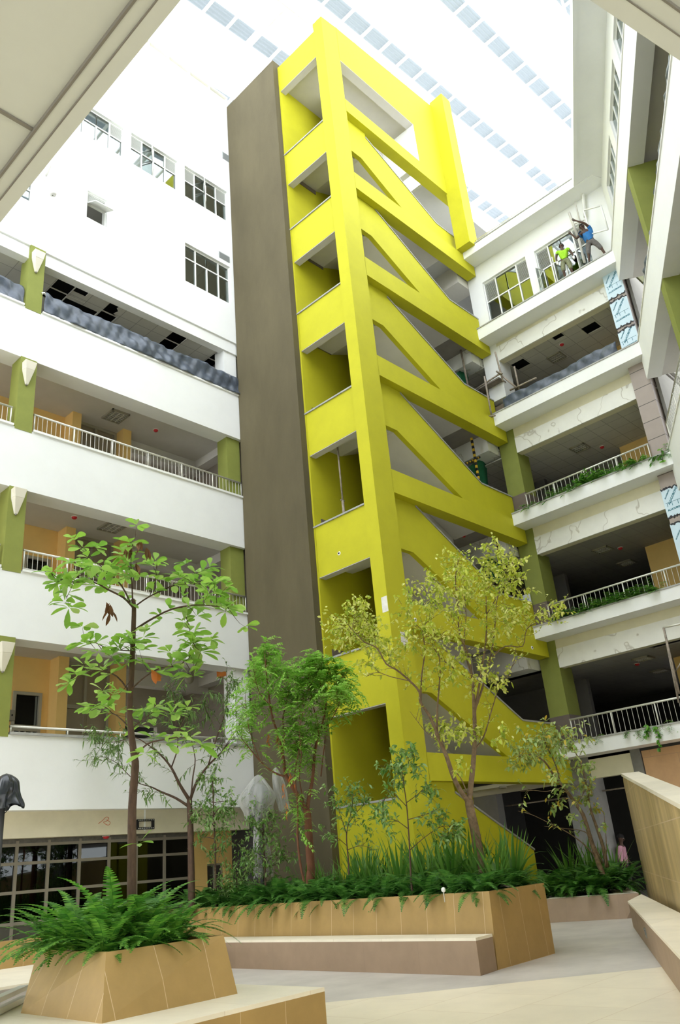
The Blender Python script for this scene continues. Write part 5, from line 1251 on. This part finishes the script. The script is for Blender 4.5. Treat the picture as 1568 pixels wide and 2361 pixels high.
fern_pos = [(5.25, 8.75, .8), (5.7, 8.65, .8), (6.15, 8.75, .75), (5.5, 9.1, 1.1), (5.95, 9.15, 1.15), (6.35, 9.2, .85), (5.45, 9.6, 1.15), (5.9, 9.65, 1.2), (6.3, 9.75, .95), (5.6, 10.1, 1.05), (6.1, 10.15, 1.0), (5.3, 9.35, .95), (5.4, 10.2, .95)]
protos = [proto('sword_fern', fern_mesh(26, .98, 1.45, .095, 20 + k, .92), leaf_fern, FL1, 'fern', 'ferns in the small planter', 'fronds') for k in range(4)]
for i, (x, y, s) in enumerate(fern_pos):
    z = .92
    if i < 4: o = protos[i]; o.location = (x, y, z); o.rotation_euler.z = rng.uniform(0, 6); o.scale = (s,) * 3
    else: dup(protos[i % 4], (x, y, z), rng.uniform(0, 6), s)
FL2 = 'dark green fern in the low row edging the long planter before the tower'
pr2 = [proto('edging_fern', fern_mesh(20, .80, 1.7, .085, 40 + k, .9), leaf_dark, FL2, 'fern', 'ferns edging the long planter', 'fronds') for k in range(3)]
n2 = 0
for row, (off, s) in enumerate(((.28, .95), (.62, 1.05))):
    for k in range(17):
        y = 8.55 + k * .55 + row * .27; x = 11.62 + (y - 8.16) * .0885 + off + rng.uniform(-.06, .06)
        if y > 17.6: continue
        sc = s * rng.uniform(.85, 1.15) * (1 if y < 12 else 1.25)
        if n2 < 3: o = pr2[n2]; o.location = (x, y, .98); o.rotation_euler.z = rng.uniform(0, 6); o.scale = (sc,) * 3
        else: dup(pr2[n2 % 3], (x, y, .98), rng.uniform(0, 6), sc)
        n2 += 1
for k in range(5):
    f_ = k / 4; dup(pr2[k % 3], (12.0 + 1.5 * f_, 8.55 + .25 * f_, .98), rng.uniform(0, 6), rng.uniform(.8, 1.05))
# --- iris-like blade clumps
def blades(n, L, seed, w=.03):
    r = random.Random(seed); m = MB()
    for k in range(n):
        a = r.uniform(0, 6.28); h = Vector((math.cos(a), math.sin(a), 0)); ln = L * r.uniform(.55, 1.1); th = r.uniform(1.15, 1.55); p = h * r.uniform(0, .10); pts = [p]; side = h.cross(Vector((0, 0, 1)))
        bend = r.uniform(.1, .7) if r.random() < .8 else 1.6
        for i in range(6): p = p + (h * math.cos(th) + Vector((0, 0, math.sin(th)))) * (ln / 6); th -= bend / 6; pts.append(p)
        b = len(m.v)
        for i, q in enumerate(pts):
            ww = w * (1 - (i / 6) ** 2.2) + .001; m.v.extend([tuple(q - side * ww), tuple(q + h * ww * .35), tuple(q + side * ww)])
        for i in range(6):
            c = b + i * 3
            for f in ((c, c + 1, c + 4, c + 3), (c + 1, c + 2, c + 5, c + 4)): m.f.append(f); m.sm.append(True); m.mi.append(0)
    return m
FL3 = 'upright clump of sword-shaped iris leaves standing behind the ferns of the long planter'
pr3 = [proto('iris_clump', blades(20, 1.0, 60 + k), leaf_sword, FL3, 'plant', 'iris clumps in the long planter', 'leaf_blades') for k in range(3)]
n3 = 0
for k in range(30):
    y = 8.85 + (k % 15) * .36 + rng.uniform(-.1, .1); x = 12.75 + (y - 8.2) * .07 + (k // 15) * .55 + rng.uniform(-.15, .15)
    sc = rng.uniform(.85, 1.2) * (1 if y < 13 else .8)
    if n3 < 3: o = pr3[n3]; o.location = (x, y, .98); o.scale = (sc,) * 3
    else: dup(pr3[n3 % 3], (x, y, .98), rng.uniform(0, 6), sc)
    n3 += 1
# corner planter: ferns and blades
FL4 = 'fern in the corner planter at the foot of the leaning tree'
n4 = 0
for x, y, s in ((20.2, 12.2, 1.5), (20.0, 11.5, 1.5), (20.1, 10.9, 1.5), (20.7, 11.8, 1.6), (20.6, 11.0, 1.6), (21.2, 11.4, 1.6), (21.3, 12.2, 1.6), (21.3, 10.85, 1.7), (20.7, 12.7, 1.5), (22.0, 11.5, 1.7)):
    dup(pr2[n4 % 3], (x, y, .5), rng.uniform(0, 6), s, FL4, 'ferns in the corner planter'); n4 += 1
for x, y in ((21.3, 11.7), (21.6, 11.9), (21.5, 12.4), (21.9, 11.3), (21.0, 12.1), (22.2, 11.9)):
    dup(pr3[n4 % 3], (x, y, .5), rng.uniform(0, 6), 1.35, 'iris clump in the corner planter round the leaning trunks', 'iris clumps in the corner planter'); n4 += 1
# planter oddments
o = thing('red_tap', onz(306, 2172, 1.02), 'small red tap handle among the ferns of the small planter', 'tap')
p = world(o).translation; m = MB(); m.tube([(p.x, p.y, .9), (p.x, p.y, 1.02)], .012, 8); m.build('stem', red, o); m = MB(); m.lathe((p.x, p.y, 1.02), [(0, -.015), (.04, -.012), (.045, .005), (.02, .02), (0, .022)], 12); m.build('wheel', red, o)
m = MB(); q = Vector((p.x, p.y, .96)); m.tube(smooth([q + Vector((.06, 0, 0)), q + Vector((.16, 0, .05)), q + Vector((.28, .05, .08)), q + Vector((.36, .1, .0))]), .006, 5); tag(m.build('white_hose', white_trim), 'thin white hose looping beside the red tap in the small planter', 'hose')
for k, (px, py) in enumerate(((159, 2190), (168, 2191), (182, 2190))):
    p = onz(px, py, 1.0); m = MB(); m.lathe((p.x, p.y, .985), [(0, -.03), (.03, -.02), (.036, 0), (.02, .025), (0, .03)], 9)
    tag(m.build('white_pebble', mat('pebble', (.7, .7, .66), .6)), 'white pebble on the rim corner of the small planter', 'pebble', 'white pebbles on the small planter')
p = onz(1022, 2050, 1.15); o = thing('round_gauge', (p.x, p.y, 1.0), 'small round pale dial standing among the ferns of the long planter', 'dial')
m = MB(); m.tube([(p.x, p.y, .96), (p.x, p.y, 1.12)], .008, 6); m.build('stake', steel, o)
m = MB(); m.lathe((0, 0, 0), [(0, .012), (.036, .01), (.04, -.01), (0, -.012)], 14); m.v = [(p.x - c, p.y + a, 1.14 + b) for a, b, c in m.v]; m.build('dial', white_trim, o)
p = onz(1146, 2043, 1.1); m = MB()
for k in range(3): m.tube([(p.x + .05 * k, p.y + .1, 1.06), (p.x - .02, p.y - .12 + .1 * k, 1.12), (p.x - .1 + .06 * k, p.y - .3, 1.08)], [.02, .025, .008], 6)
tag(m.build('fallen_branch', mat('bleached_wood', (.5, .44, .36), .8, .2)), 'bleached bit of wood lying on the rim of the long planter among ferns', 'branch')

# --- greenery on the ledges
def creeper(i, y0, y1, n, label, hang=.3, seed=0, big=.16, lx=LX + .12):
    r = random.Random(seed); z = LED[i][1]; m = MB(); st = MB(); o = thing('ledge_plant', (lx, (y0 + y1) / 2, z), label, 'plant', 'greenery along the balcony ledges')
    for k in range(n):
        y = r.uniform(y0, y1); p = Vector((lx + r.uniform(-.05, .12), y, z + .02)); d = Vector((r.uniform(-.8, .3), r.uniform(-1, 1), r.uniform(.2, 1.2))).normalized(); pts = [p]
        ln = r.uniform(.2, .5)
        for s in range(6): d = (d + Vector((-.12 * hang, 0, -.28 * hang * 2))).normalized(); p = p + d * ln / 6; pts.append(p)
        st.tube(pts, .004, 4, False)
        sd = d.cross(Vector((0, 0, 1))).normalized() if d.cross(Vector((0, 0, 1))).length > .05 else Vector((0, 1, 0))
        for q in pts[1:]:
            for sg in (-1, 1): leaf(m, q, sd * sg + d * .4 + Vector((r.uniform(-.2, .2), r.uniform(-.2, .2), .1)), big * r.uniform(.5, 1), big * .3, None, .3, 'lance')
    st.build('stems', bark, o, uv=False); m.build('foliage', leaf_fern, o, uv=False); return o
creeper(2, 9.2, 12.6, 60, 'low creeping ferns along the shaded half of the third floor ledge', .4, 1, .14)
creeper(2, 9.6, 10.6, 46, 'taller bushy fern tuft midway along the third floor ledge', .1, 2, .2)
creeper(2, 8.2, 9.2, 40, 'fern tuft under the wing end of the third floor balustrade', .3, 3, .18)
creeper(2, 7.35, 7.8, 26, 'trailing weeds before the brown panelled column on the third floor ledge', .8, 4, .15)
creeper(1, 8.6, 12.2, 150, 'thick row of ferns along the second floor ledge behind its balustrade', .2, 5, .17)
creeper(0, 9.4, 10.6, 40, 'ivy patch spilling over the first floor ledge', .9, 6, .12)
creeper(0, 11.2, 12.8, 14, 'sparse weeds along the first floor ledge beside the balustrade end', .6, 7, .1)
def vine(pix, label):
    m = MB(); lf = MB(); pts = smooth([onx(x, y, LX - .04) for x, y in pix]); o = thing('hanging_vine', pts[0], label, 'vine'); m.tube(pts, .008, 5, False)
    for q in pts:
        for k in range(2): leaf(lf, q, Vector((-.5, rng.uniform(-1, 1), rng.uniform(-.8, .2))), .12, .07, Vector((-1, 0, .3)), .2, 'oval')
    m.build('stem', bark, o, uv=False); lf.build('foliage', leaf_fern, o, uv=False)
vine([(1511, 1675), (1517, 1693), (1520, 1712), (1518, 1728)], 'long single vine hanging below the first floor ledge')
vine([(1493, 1672), (1494, 1684), (1492, 1696)], 'short vine hanging from the ivy on the first floor ledge')
vine([(1524, 1036), (1526, 1050), (1529, 1064)], 'fern tail hanging from the third floor ledge near the panelled column')
# =====================================================  LAMPS, SCAFFOLD, PEOPLE
# bagged lamps
bag_clear = bpy.data.materials.new('clear_plastic_film'); bag_clear.use_nodes = True
N = bag_clear.node_tree.nodes; L = bag_clear.node_tree.links; N.remove(N['Principled BSDF'])
t = N.new('ShaderNodeBsdfTransparent'); t.inputs[0].default_value = (.86, .87, .87, 1); g = N.new('ShaderNodeBsdfPrincipled'); g.inputs['Base Color'].default_value = (.62, .62, .60, 1); g.inputs['Roughness'].default_value = .12
x = N.new('ShaderNodeMixShader'); lw_ = N.new('ShaderNodeLayerWeight'); lw_.inputs[0].default_value = .4; mr = N.new('ShaderNodeMapRange'); mr.inputs['To Min'].default_value = .2; mr.inputs['To Max'].default_value = .85
L.new(lw_.outputs['Facing'], mr.inputs['Value']); L.new(mr.outputs[0], x.inputs[0]); L.new(t.outputs[0], x.inputs[1]); L.new(g.outputs[0], x.inputs[2]); L.new(x.outputs[0], N['Material Output'].inputs['Surface'])
bag_black = mat('black_plastic_bag', (.02, .024, .03), .25, .2, 5, spec=.6)
def bag(c, r, h, seed, n=64, fold=.12, lean=(0, 0)):
    r_ = random.Random(seed); ph = [r_.uniform(0, 6) for _ in range(6)]; m = MB()
    def P(u, v):
        a = u * 2 * math.pi; prof = (math.sin(min(1, v * 1.6) * math.pi / 2) ** .6) * (1 - .25 * max(0, v - .6)); f = 1 + fold * (math.sin(a * 3 + ph[0] + v * 2) + .6 * abs(math.sin(a * 4.5 + ph[1] - v * 2 + math.sin(a * 2) * .8)) * (.4 + v) + .3 * math.sin(a * 13 + ph[3] + v * 5) * v + .35 * math.sin(v * 9 + ph[4] + a * 2)); prof *= 1 + .12 * math.sin(v * 6 + ph[5])
        return Vector((c[0] + lean[0] * v + r * prof * f * math.cos(a), c[1] + lean[1] * v + r * prof * f * math.sin(a), c[2] + h / 2 - h * v + .04 * math.sin(a * 4 + ph[2]) * v))
    m.grid(P, n, 24); return m
k = 19.7; c = onk(597, 1835, k)
o = thing('bagged_lamp', (c.x, c.y, 0), 'lamp post head wrapped in clear plastic film before the taupe end wall', 'lamp')
m = MB(); m.tube([(c.x, c.y, .3), (c.x, c.y, c.z - .2)], .05, 8); m.build('post', mat('dark_lamp_post', (.06, .06, .06), .5), o)
m = MB(); m.lathe((c.x, c.y, c.z), [(.05, -.35), (.2, -.25), (.24, 0), (.18, .2), (0, .28)], 14); m.build('lamp_head', mat('grey_lamp_head', (.25, .25, .24), .5), o)
m = bag(c, .34, .95, 2, fold=.16); m.build('plastic_film', bag_clear, o, uv=False)
m = bag(c + Vector((.28, -.3, .12)), .13, 1.0, 3, fold=.2, lean=(.1, -.12)); m.build('plastic_film', bag_clear, o, uv=False)
m = bag(c + Vector((0, 0, -.95)), .17, 1.5, 4, fold=.22); m.build('plastic_film', bag_clear, o, uv=False)
k = 14.0; c = onk(12, 1822, k)
o = thing('bagged_lamp', (c.x, c.y, 0), 'lamp post head covered by a black plastic bag before the white parapet', 'lamp')
b0 = onk(-2, 1960, k); m = MB(); m.tube([(b0.x, b0.y, 0), (b0.x, b0.y, c.z - .1)], .045, 8); m.build('post', mat('dark_lamp_post', (.06, .06, .06), .5), o)
m = bag(c, .22, .54, 8, fold=.22); m.build('plastic_bag', bag_black, o, uv=False)
q0 = onk(20, 1862, k); m = MB(); m.tube(smooth([q0, onk(14, 1872, k), onk(3, 1880, k)]), .008, 5); m.build('cable', black, o)

# scaffold and site bits
def pole(p, q, r, label, mt=None, name='scaffold_tube', group=None): m = MB(); m.tube([p, q], r, 8); return tag(m.build(name, mt or rust), label, 'scaffold tube', group)
X = 23.3
sc = thing('bamboo_scaffold', onx(1170, 930, 22.9), 'small tied pole scaffold with plank deck beside the lime stair, fourth floor', 'scaffold')
def scp(a, b, r=.035, xa=22.95, xb=None):
    m = MB(); m.tube([onx(*a, xa), onx(*b, xb or xa)], r, 7); m.build('pole', rust, sc)
scp((1142, 812), (1160, 880), xa=23.1); scp((1117, 868), (1134, 962), xa=22.88); scp((1145, 856), (1190, 893), xa=23.2); scp((1186, 845), (1198, 903), xa=23.5); scp((1176, 900), (1237, 871), xa=23.4); scp((1086, 905), (1155, 860), xa=23.25, xb=23.1); scp((1128, 960), (1142, 958), xa=22.85); scp((1146, 857), (1158, 862), xa=23.05)
d0, d1 = onx(1090, 905, 23.4), onx(1150, 872, 23.4); m = MB(); m.hexa([d0, d1, d1 + Vector((.5, 0, 0)), d0 + Vector((.5, 0, 0))], [q + Vector((0, 0, .06)) for q in (d0, d1, d1 + Vector((.5, 0, 0)), d0 + Vector((.5, 0, 0)))]); m.build('plank_deck', mat('grimy_plank', (.2, .17, .14), .8, .3, 6, stretch=(1, 1, 8)), sc)
hz = mat('hazard_yellow', (.62, .40, .03), .6, .1); hzb = mat('hazard_black', (.02, .02, .02), .6)
def hazard(p, q, r, label):
    o = thing('hazard_pole', p, label, 'striped pole'); p, q = Vector(p), Vector(q); n = max(6, int((q - p).length / .11)); 
    for mt, par in ((hz, 0), (hzb, 1)):
        m = MB()
        for k in range(n):
            if k % 2 == par: m.tube([p.lerp(q, k / n), p.lerp(q, (k + 1) / n)], r, 8)
        m.build('yellow_stripes' if par == 0 else 'black_stripes', mt, o)
YH = 13.75
for (a, b, c_, d_, lv) in (((1087, 1010), (1105, 1112), (1068, 1072), (1106, 1054), 'third floor'),):
    hazard(ony(*a, YH), ony(*b, YH), .05, 'upright yellow and black striped pole behind the lime stair parapet on the ' + lv)
    hazard(ony(*c_, YH + .1), ony(*d_, YH + .1), .04, 'slanting yellow and black striped rail crossing the upright pole on the ' + lv)
hazard(ony(1145, 1238, YH), ony(1152, 1290, YH), .05, 'yellow and black striped pole beside the cross beam above the yellow-green tree')
pole(ony(1061, 800, YH), ony(1080, 895, YH), .04, 'grey scaffold tube upright before the green cloth, fourth floor')
green = mat('green_shade_cloth', (.015, .13, .06), .8, .15, 4)
def cloth(pa, pb, pc, pd, label, folds=7):
    pa, pb, pc, pd = map(Vector, (pa, pb, pc, pd)); m = MB()
    m.grid(lambda u, v: pa.lerp(pb, u).lerp(pd.lerp(pc, u), v) + Vector((0, 1, 0)) * (.07 * math.sin(u * folds * 2 + v) * (.4 + v)), 24, 10)
    tag(m.build('green_cloth', green, solid=.008), label, 'cloth')
cloth(ony(1066, 1085, 14.1), ony(1122, 1050, 14.1), ony(1130, 1128, 14.1), ony(1080, 1120, 14.1), 'green shade cloth hanging behind the striped pole on the third floor')
cloth(ony(1040, 868, 14.1), ony(1080, 842, 14.1), ony(1086, 905, 14.1), ony(1062, 905, 14.1), 'green shade cloth hanging behind the scaffold tube on the fourth floor')
cloth(ony(1120, 1290, 14.1), ony(1160, 1280, 14.1), ony(1168, 1345, 14.1), ony(1128, 1340, 14.1), 'green shade cloth behind the crown of the yellow-green tree, second floor')
# paper sign on the column
p = onx(1215.5, 1384, 23.66); o = thing('paper_sign', p, 'white paper floor sign taped to the dark base of the green column', 'sign')
m = MB(); m.box(23.655, 23.66, p.y - .15, p.y + .15, p.z - .21, p.z + .21); sh = m.build('sheet', mat('paper_white_sheet', (.66, .69, .70), .8, .02), o)
ink = mat('black_ink', (.03, .04, .04), .7)
txt('2nd', (23.652, p.y, p.z + .02), (0, -1, 0), (0, 0, 1), .10, sh, m_=ink, depth=.0008); txt('FLOOR', (23.652, p.y, p.z - .09), (0, -1, 0), (0, 0, 1), .085, sh, m_=ink, depth=.0008)
# long pole and rail at the picture edge (first floor)
o = thing('scaffold_stand', onx(1530, 1450, 22.95), 'pale tube scaffold leg with a top bar standing on the first floor ledge', 'scaffold')
def leg(a, b, X0, r, name, mt): m = MB(); m.tube([onx(*a, X0), onx(*b, X0)], r, 8); m.build(name, mt, o)
leg((1530, 1447), (1566, 1600), 22.95, .035, 'leg', rust); leg((1530, 1447), (1580, 1436), 22.95, .03, 'top_bar', steel); leg((1537, 1482), (1565, 1620), 23.2, .03, 'inner_leg', rust); leg((1556, 1550), (1575, 1520), 23.05, .02, 'clamp', rust)
# loose pipes and open window by the workers
PX = 23.4
for a, b, r, lb in (((1312, 490), (1332, 545), .05, 'pale upright tube with a knob top beside the working men'), ((1326, 467), (1340, 520), .03, 'thin white tube above the worker in blue'), ((1333, 545), (1348, 605), .045, 'pale tube standing on the fifth floor ledge between the two workers'), ((1320, 518), (1347, 508), .02, 'short grey tube tied across near the raised hand of the worker')):
    pole(onx(*a, PX), onx(*b, PX), r, lb, mat('pale_tube', (.52, .50, .45), .6, .2))
o = thing('pipe_bundle', onx(1335, 530, PX), 'bundle of grey conduit pipes leaning between the two workers', 'pipes')
for k in range(6): m = MB(); m.tube([onx(1343 + k * 2 - 6, 506 + k * 1.5, PX + .02 * k), onx(1332 + k * 1.2, 552 - k * 2, PX + .03 * k)], .016, 6); m.build('pipe', mat('grey_conduit', (.25, .23, .2), .6, .2), o)
o = thing('window_sash', onx(1375, 505, 23.1), 'large white window sash standing open in front of the worker in blue', 'window sash')
cs = [onx(1346, 485, 23.2), onx(1386, 474, 23.05), onx(1402, 529, 23.05), onx(1362, 540, 23.2)]
for a, b in zip(cs, cs[1:] + cs[:1]): m = MB(); m.tube([a, b], .03, 4); m.build('sash_bar', alu_frame, o)
m = MB(); m.tube([onx(1342, 420, 23.6), onx(1349, 500, 23.6)], .06, 8); tag(m.build('drain_pipe', white_trim), 'white drain pipe coming down through the soffit in the upper corner', 'pipe')

# ---- people
skin_d = mat('dark_skin', (.075, .040, .027), .55, .08)
def skinmesh(name, verts, edges, radii, matl, parent, root=0, sub=2):
    me = bpy.data.meshes.new(name); inv = world(parent).inverted()
    me.from_pydata([inv @ Vector(v) for v in verts], edges, []); me.materials.append(matl)
    o = link(bpy.data.objects.new(name, me), parent)
    md = o.modifiers.new('skin', 'SKIN'); md.use_smooth_shade = True; md.branch_smoothing = .4
    for i, r in enumerate(radii):
        d = me.skin_vertices[0].data[i]; r = r if isinstance(r, tuple) else (r, r); d.radius = r; d.use_root = i == root
    s = o.modifiers.new('sub', 'SUBSURF'); s.levels = sub; s.render_levels = sub
    return o
def person(name, base, face, label, J, shirt, shorts, shoe, sleeve=.5, short_len=.95, gloves=None, hair=(.012, .01, .01)):
    """J: joint positions in metres in a frame (right, forward, up) at the feet; face: heading of 'forward' in the ground plane"""
    f = Vector((math.cos(face), math.sin(face), 0)); r = Vector((-f.y, f.x, 0))
    A = lambda p: Vector(base) + r * p[0] + f * p[1] + Vector((0, 0, p[2]))
    o = thing(name, base, label, 'person'); j = {k: A(v) for k, v in J.items()}
    V, E_, R = [], [], []
    def add(p, rad, par=None):
        V.append(p); R.append(rad); i = len(V) - 1
        if par is not None: E_.append((par, i))
        return i
    pel = add(j['pelvis'], (.15, .11)); wai = add(j['pelvis'].lerp(j['chest'], .45), (.125, .09), pel); che = add(j['chest'], (.16, .105), wai); nb = add(j['neck'], .06, che)
    hd = (j['head'] - j['neck']).normalized(); nk = add(j['neck'].lerp(j['head'], .35), .052, nb)
    h1 = add(j['head'] - hd * .045, (.068, .078), nk); h2 = add(j['head'] + hd * .03, (.078, .092), h1); h3 = add(j['head'] + hd * .095, (.058, .07), h2)
    ends = {}
    for s in 'LR':
        sh = add(j['sh' + s], .062, che); el = add(j['el' + s], .042, sh); wr = add(j['wr' + s], .029, el)
        dd = (j['wr' + s] - j['el' + s]).normalized(); pm = add(j['wr' + s] + dd * .05, (.038, .02), wr)
        sd = dd.cross(f); sd = sd.normalized() if sd.length > .1 else r
        for q, (off, ln) in enumerate(((-.032, .062), (-.011, .075), (.011, .07), (.031, .055))):
            k1 = add(j['wr' + s] + dd * .09 + sd * off, .0095, pm); k2 = add(j['wr' + s] + dd * (.09 + ln * .6) + sd * off * 1.1 + f * .012, .0085, k1); add(j['wr' + s] + dd * (.09 + ln) + sd * off + f * .035, .007, k2)
        k1 = add(j['wr' + s] + dd * .045 - sd * .045 + f * .015, .0105, pm); add(j['wr' + s] + dd * .085 - sd * .055 + f * .03, .009, k1)
        hp = add(j['hip' + s], .088, pel); kn = add(j['kn' + s], .055, hp); an = add(j['an' + s], .037, kn); add(j['an' + s] + Vector((0, 0, -.06)) + f * .05, .038, an); add(j['an' + s] + Vector((0, 0, -.065)) + f * .15, (.04, .025), len(V) - 1)
    skinmesh('body', V, E_, R, skin_d, o)
    hc = j['head']; up = hd
    def blob(c, rx, ry, rz, nm, mt, par=o, n=14, lo=-1):
        m = MB(); u2 = (f - up * f.dot(up)).normalized(); r2 = u2.cross(up)
        m.grid(lambda a, b: c + (r2 * rx * math.cos(a * 2 * math.pi) + u2 * ry * math.sin(a * 2 * math.pi)) * math.sin(math.acos(max(-1, min(1, lo + (1 - lo) * b)))) + up * rz * (lo + (1 - lo) * b), n, 10); return m.build(nm, mt, par, uv=False)
    hair_o = blob(hc + up * .045 - (f * .012), .088, .105, .10, 'hair', mat('black_hair', hair, .8, .1), lo=-.1)
    u2 = (f - up * f.dot(up)).normalized(); r2 = u2.cross(up)
    blob(hc + u2 * .095 - up * .005, .014, .02, .024, 'nose', skin_d)
    for sg in (-1, 1): blob(hc + u2 * .078 + r2 * .032 * sg + up * .022, .014, .01, .008, 'eye', mat('eye_white', (.7, .68, .64), .3)); blob(hc + r2 * .083 * sg, .012, .024, .034, 'ear', skin_d)
    blob(hc + u2 * .08 - up * .048, .026, .012, .009, 'mouth', mat('lips', (.10, .035, .03), .5))
    cl = mat(shirt[0], shirt[1], .85, .12, 8)
    sv = [j['pelvis'] + Vector((0, 0, .02)), j['pelvis'].lerp(j['chest'], .5), j['chest'], j['neck'].lerp(j['chest'], .2)]; se = [(0, 1), (1, 2), (2, 3)]; sr = [(.175, .135), (.16, .12), (.185, .135), (.085, .075)]
    for s in 'LR':
        b = len(sv); sv += [j['sh' + s], j['sh' + s].lerp(j['el' + s], sleeve)]; se += [(2, b), (b, b + 1)]; sr += [.082, .072]
    skinmesh('shirt', sv, se, sr, cl, o, 1)
    sm = mat(shorts[0], shorts[1], .85, .35, 10); tv = [j['pelvis'] + Vector((0, 0, .06)), j['pelvis']]; te = [(0, 1)]; trd = [(.172, .13), (.178, .14)]
    for s in 'LR':
        b = len(tv); k2 = j['kn' + s].lerp(j['an' + s], max(0, short_len - .8) * 2) if short_len > .8 else j['hip' + s].lerp(j['kn' + s], short_len)
        tv += [j['hip' + s], j['hip' + s].lerp(j['kn' + s], .6), k2]; te += [(1, b), (b, b + 1), (b + 1, b + 2)]; trd += [.112, .09, .078]
    skinmesh('shorts', tv, te, trd, sm, o, 1)
    for s in 'LR':
        m = MB(); a = j['an' + s]; fl = a + Vector((0, 0, -.075)); m.tube([fl - f * .06, fl + f * .02, fl + f * .12, fl + f * .19], [.035, .045, .045, .028], 8); m.build('shoe', mat(shoe[0], shoe[1], .7), o)
    if gloves:
        for s in 'LR':
            dd = (j['wr' + s] - j['el' + s]).normalized(); m = MB(); m.tube([j['wr' + s] - dd * .03, j['wr' + s] + dd * .04, j['wr' + s] + dd * .1, j['wr' + s] + dd * .15], [.036, .05, .048, .02], 8); m.build('glove', white_trim, o)
    return o
ledge = LED[4][1] + .05
b1 = onx(1310, 629, 23.35); b1.z = ledge + .0
fc = math.atan2(-b1.y, -b1.x)
person('person', b1, fc, 'person in bright green shirt and camouflage shorts standing on the top ledge',
       dict(pelvis=(0, 0, .92), chest=(0, .0, 1.26), neck=(0, .02, 1.45), head=(0, -.02, 1.60), shL=(-.2, 0, 1.40), shR=(.2, 0, 1.40), elL=(-.28, .02, 1.12), elR=(.29, .03, 1.12), wrL=(-.27, .10, .88), wrR=(.31, .12, .88),
            hipL=(-.1, 0, .88), hipR=(.1, 0, .88), knL=(-.13, .05, .5), knR=(.13, .04, .5), anL=(-.13, 0, .1), anR=(.16, 0, .1)),
       ('lime_shirt', (.32, .62, .03)), ('camouflage_shorts', (.20, .21, .12)), ('white_shoes', (.4, .4, .38)), gloves=True, short_len=.86)
b2 = onx(1384, 590, 23.3); b2.z = ledge; b2 -= WN * .2
person('person', b2, math.atan2(-b2.y, -b2.x), 'person in blue shirt and grey shorts reaching up towards the pipes',
       dict(pelvis=(.02, 0, .95), chest=(-.03, .03, 1.31), neck=(-.08, .05, 1.49), head=(-.13, .06, 1.64), shL=(-.23, .05, 1.40), shR=(.14, .02, 1.47), elL=(-.40, .12, 1.18), elR=(-.02, .24, 1.62), wrL=(-.52, .16, 1.40), wrR=(-.26, .30, 1.80),
            hipL=(-.08, 0, .9), hipR=(.12, 0, .9), knL=(-.14, .05, .5), knR=(.28, .06, .55), anL=(-.2, 0, .1), anR=(.4, 0, .12)),
       ('blue_shirt', (.03, .16, .42)), ('grey_shorts', (.13, .12, .115)), ('dark_shoes', (.05, .045, .04)), short_len=.92)
b3 = onx(1432, 1985, 23.6); b3 = Vector((24.6, 11.95, .02))
q = ray(1430, 1960); q = ray(1434, 1960); b3 = Vector((24.4, 24.4 * q.y / q.x, .1))
person('person', b3, math.atan2(-1, .25), 'person in a pink shirt half hidden by the ramp wall, ground floor',
       dict(pelvis=(0, 0, .93), chest=(0, 0, 1.27), neck=(0, .02, 1.47), head=(0, .04, 1.62), shL=(-.2, 0, 1.41), shR=(.2, 0, 1.41), elL=(-.26, -.02, 1.13), elR=(.26, -.02, 1.13), wrL=(-.25, .1, .9), wrR=(.25, .12, .95),
            hipL=(-.1, 0, .89), hipR=(.1, 0, .89), knL=(-.1, .03, .5), knR=(.1, .03, .5), anL=(-.1, 0, .1), anR=(.1, 0, .1)),
       ('pink_shirt', (.50, .26, .32)), ('dark_trousers', (.05, .045, .045)), ('dark_shoes', (.05, .045, .04)), sleeve=1.6, short_len=1.25)
# =====================================================  CAMERA, WORLD
cam = bpy.data.cameras.new('camera'); co = bpy.data.objects.new('camera', cam); COL.objects.link(co)
cam.sensor_fit = 'VERTICAL'; cam.sensor_height = 24; cam.sensor_width = 16; cam.lens = 24 * FPX / 2361; cam.clip_end = 300; cam.clip_start = .05
M = Matrix((RM[0], -RM[1], -RM[2])).transposed().to_4x4(); M.translation = EYE; co.matrix_world = M
SC.camera = co
w = bpy.data.worlds.new('overcast_sky'); SC.world = w; w.use_nodes = True
bg = w.node_tree.nodes['Background']; bg.inputs[0].default_value = (.93, .97, 1, 1); bg.inputs[1].default_value = 5.0
vs = SC.view_settings; vs.view_transform = 'Standard'; vs.look = 'None'; vs.gamma = 1; vs.use_curve_mapping = False; vs.exposure = 0.0
cy = SC.cycles; cy.max_bounces = 10; cy.diffuse_bounces = 6; cy.glossy_bounces = 3; cy.transparent_max_bounces = 24; cy.transmission_bounces = 6
cy.use_denoising = True; cy.sample_clamp_indirect = 8; cy.caustics_reflective = False; cy.caustics_refractive = False
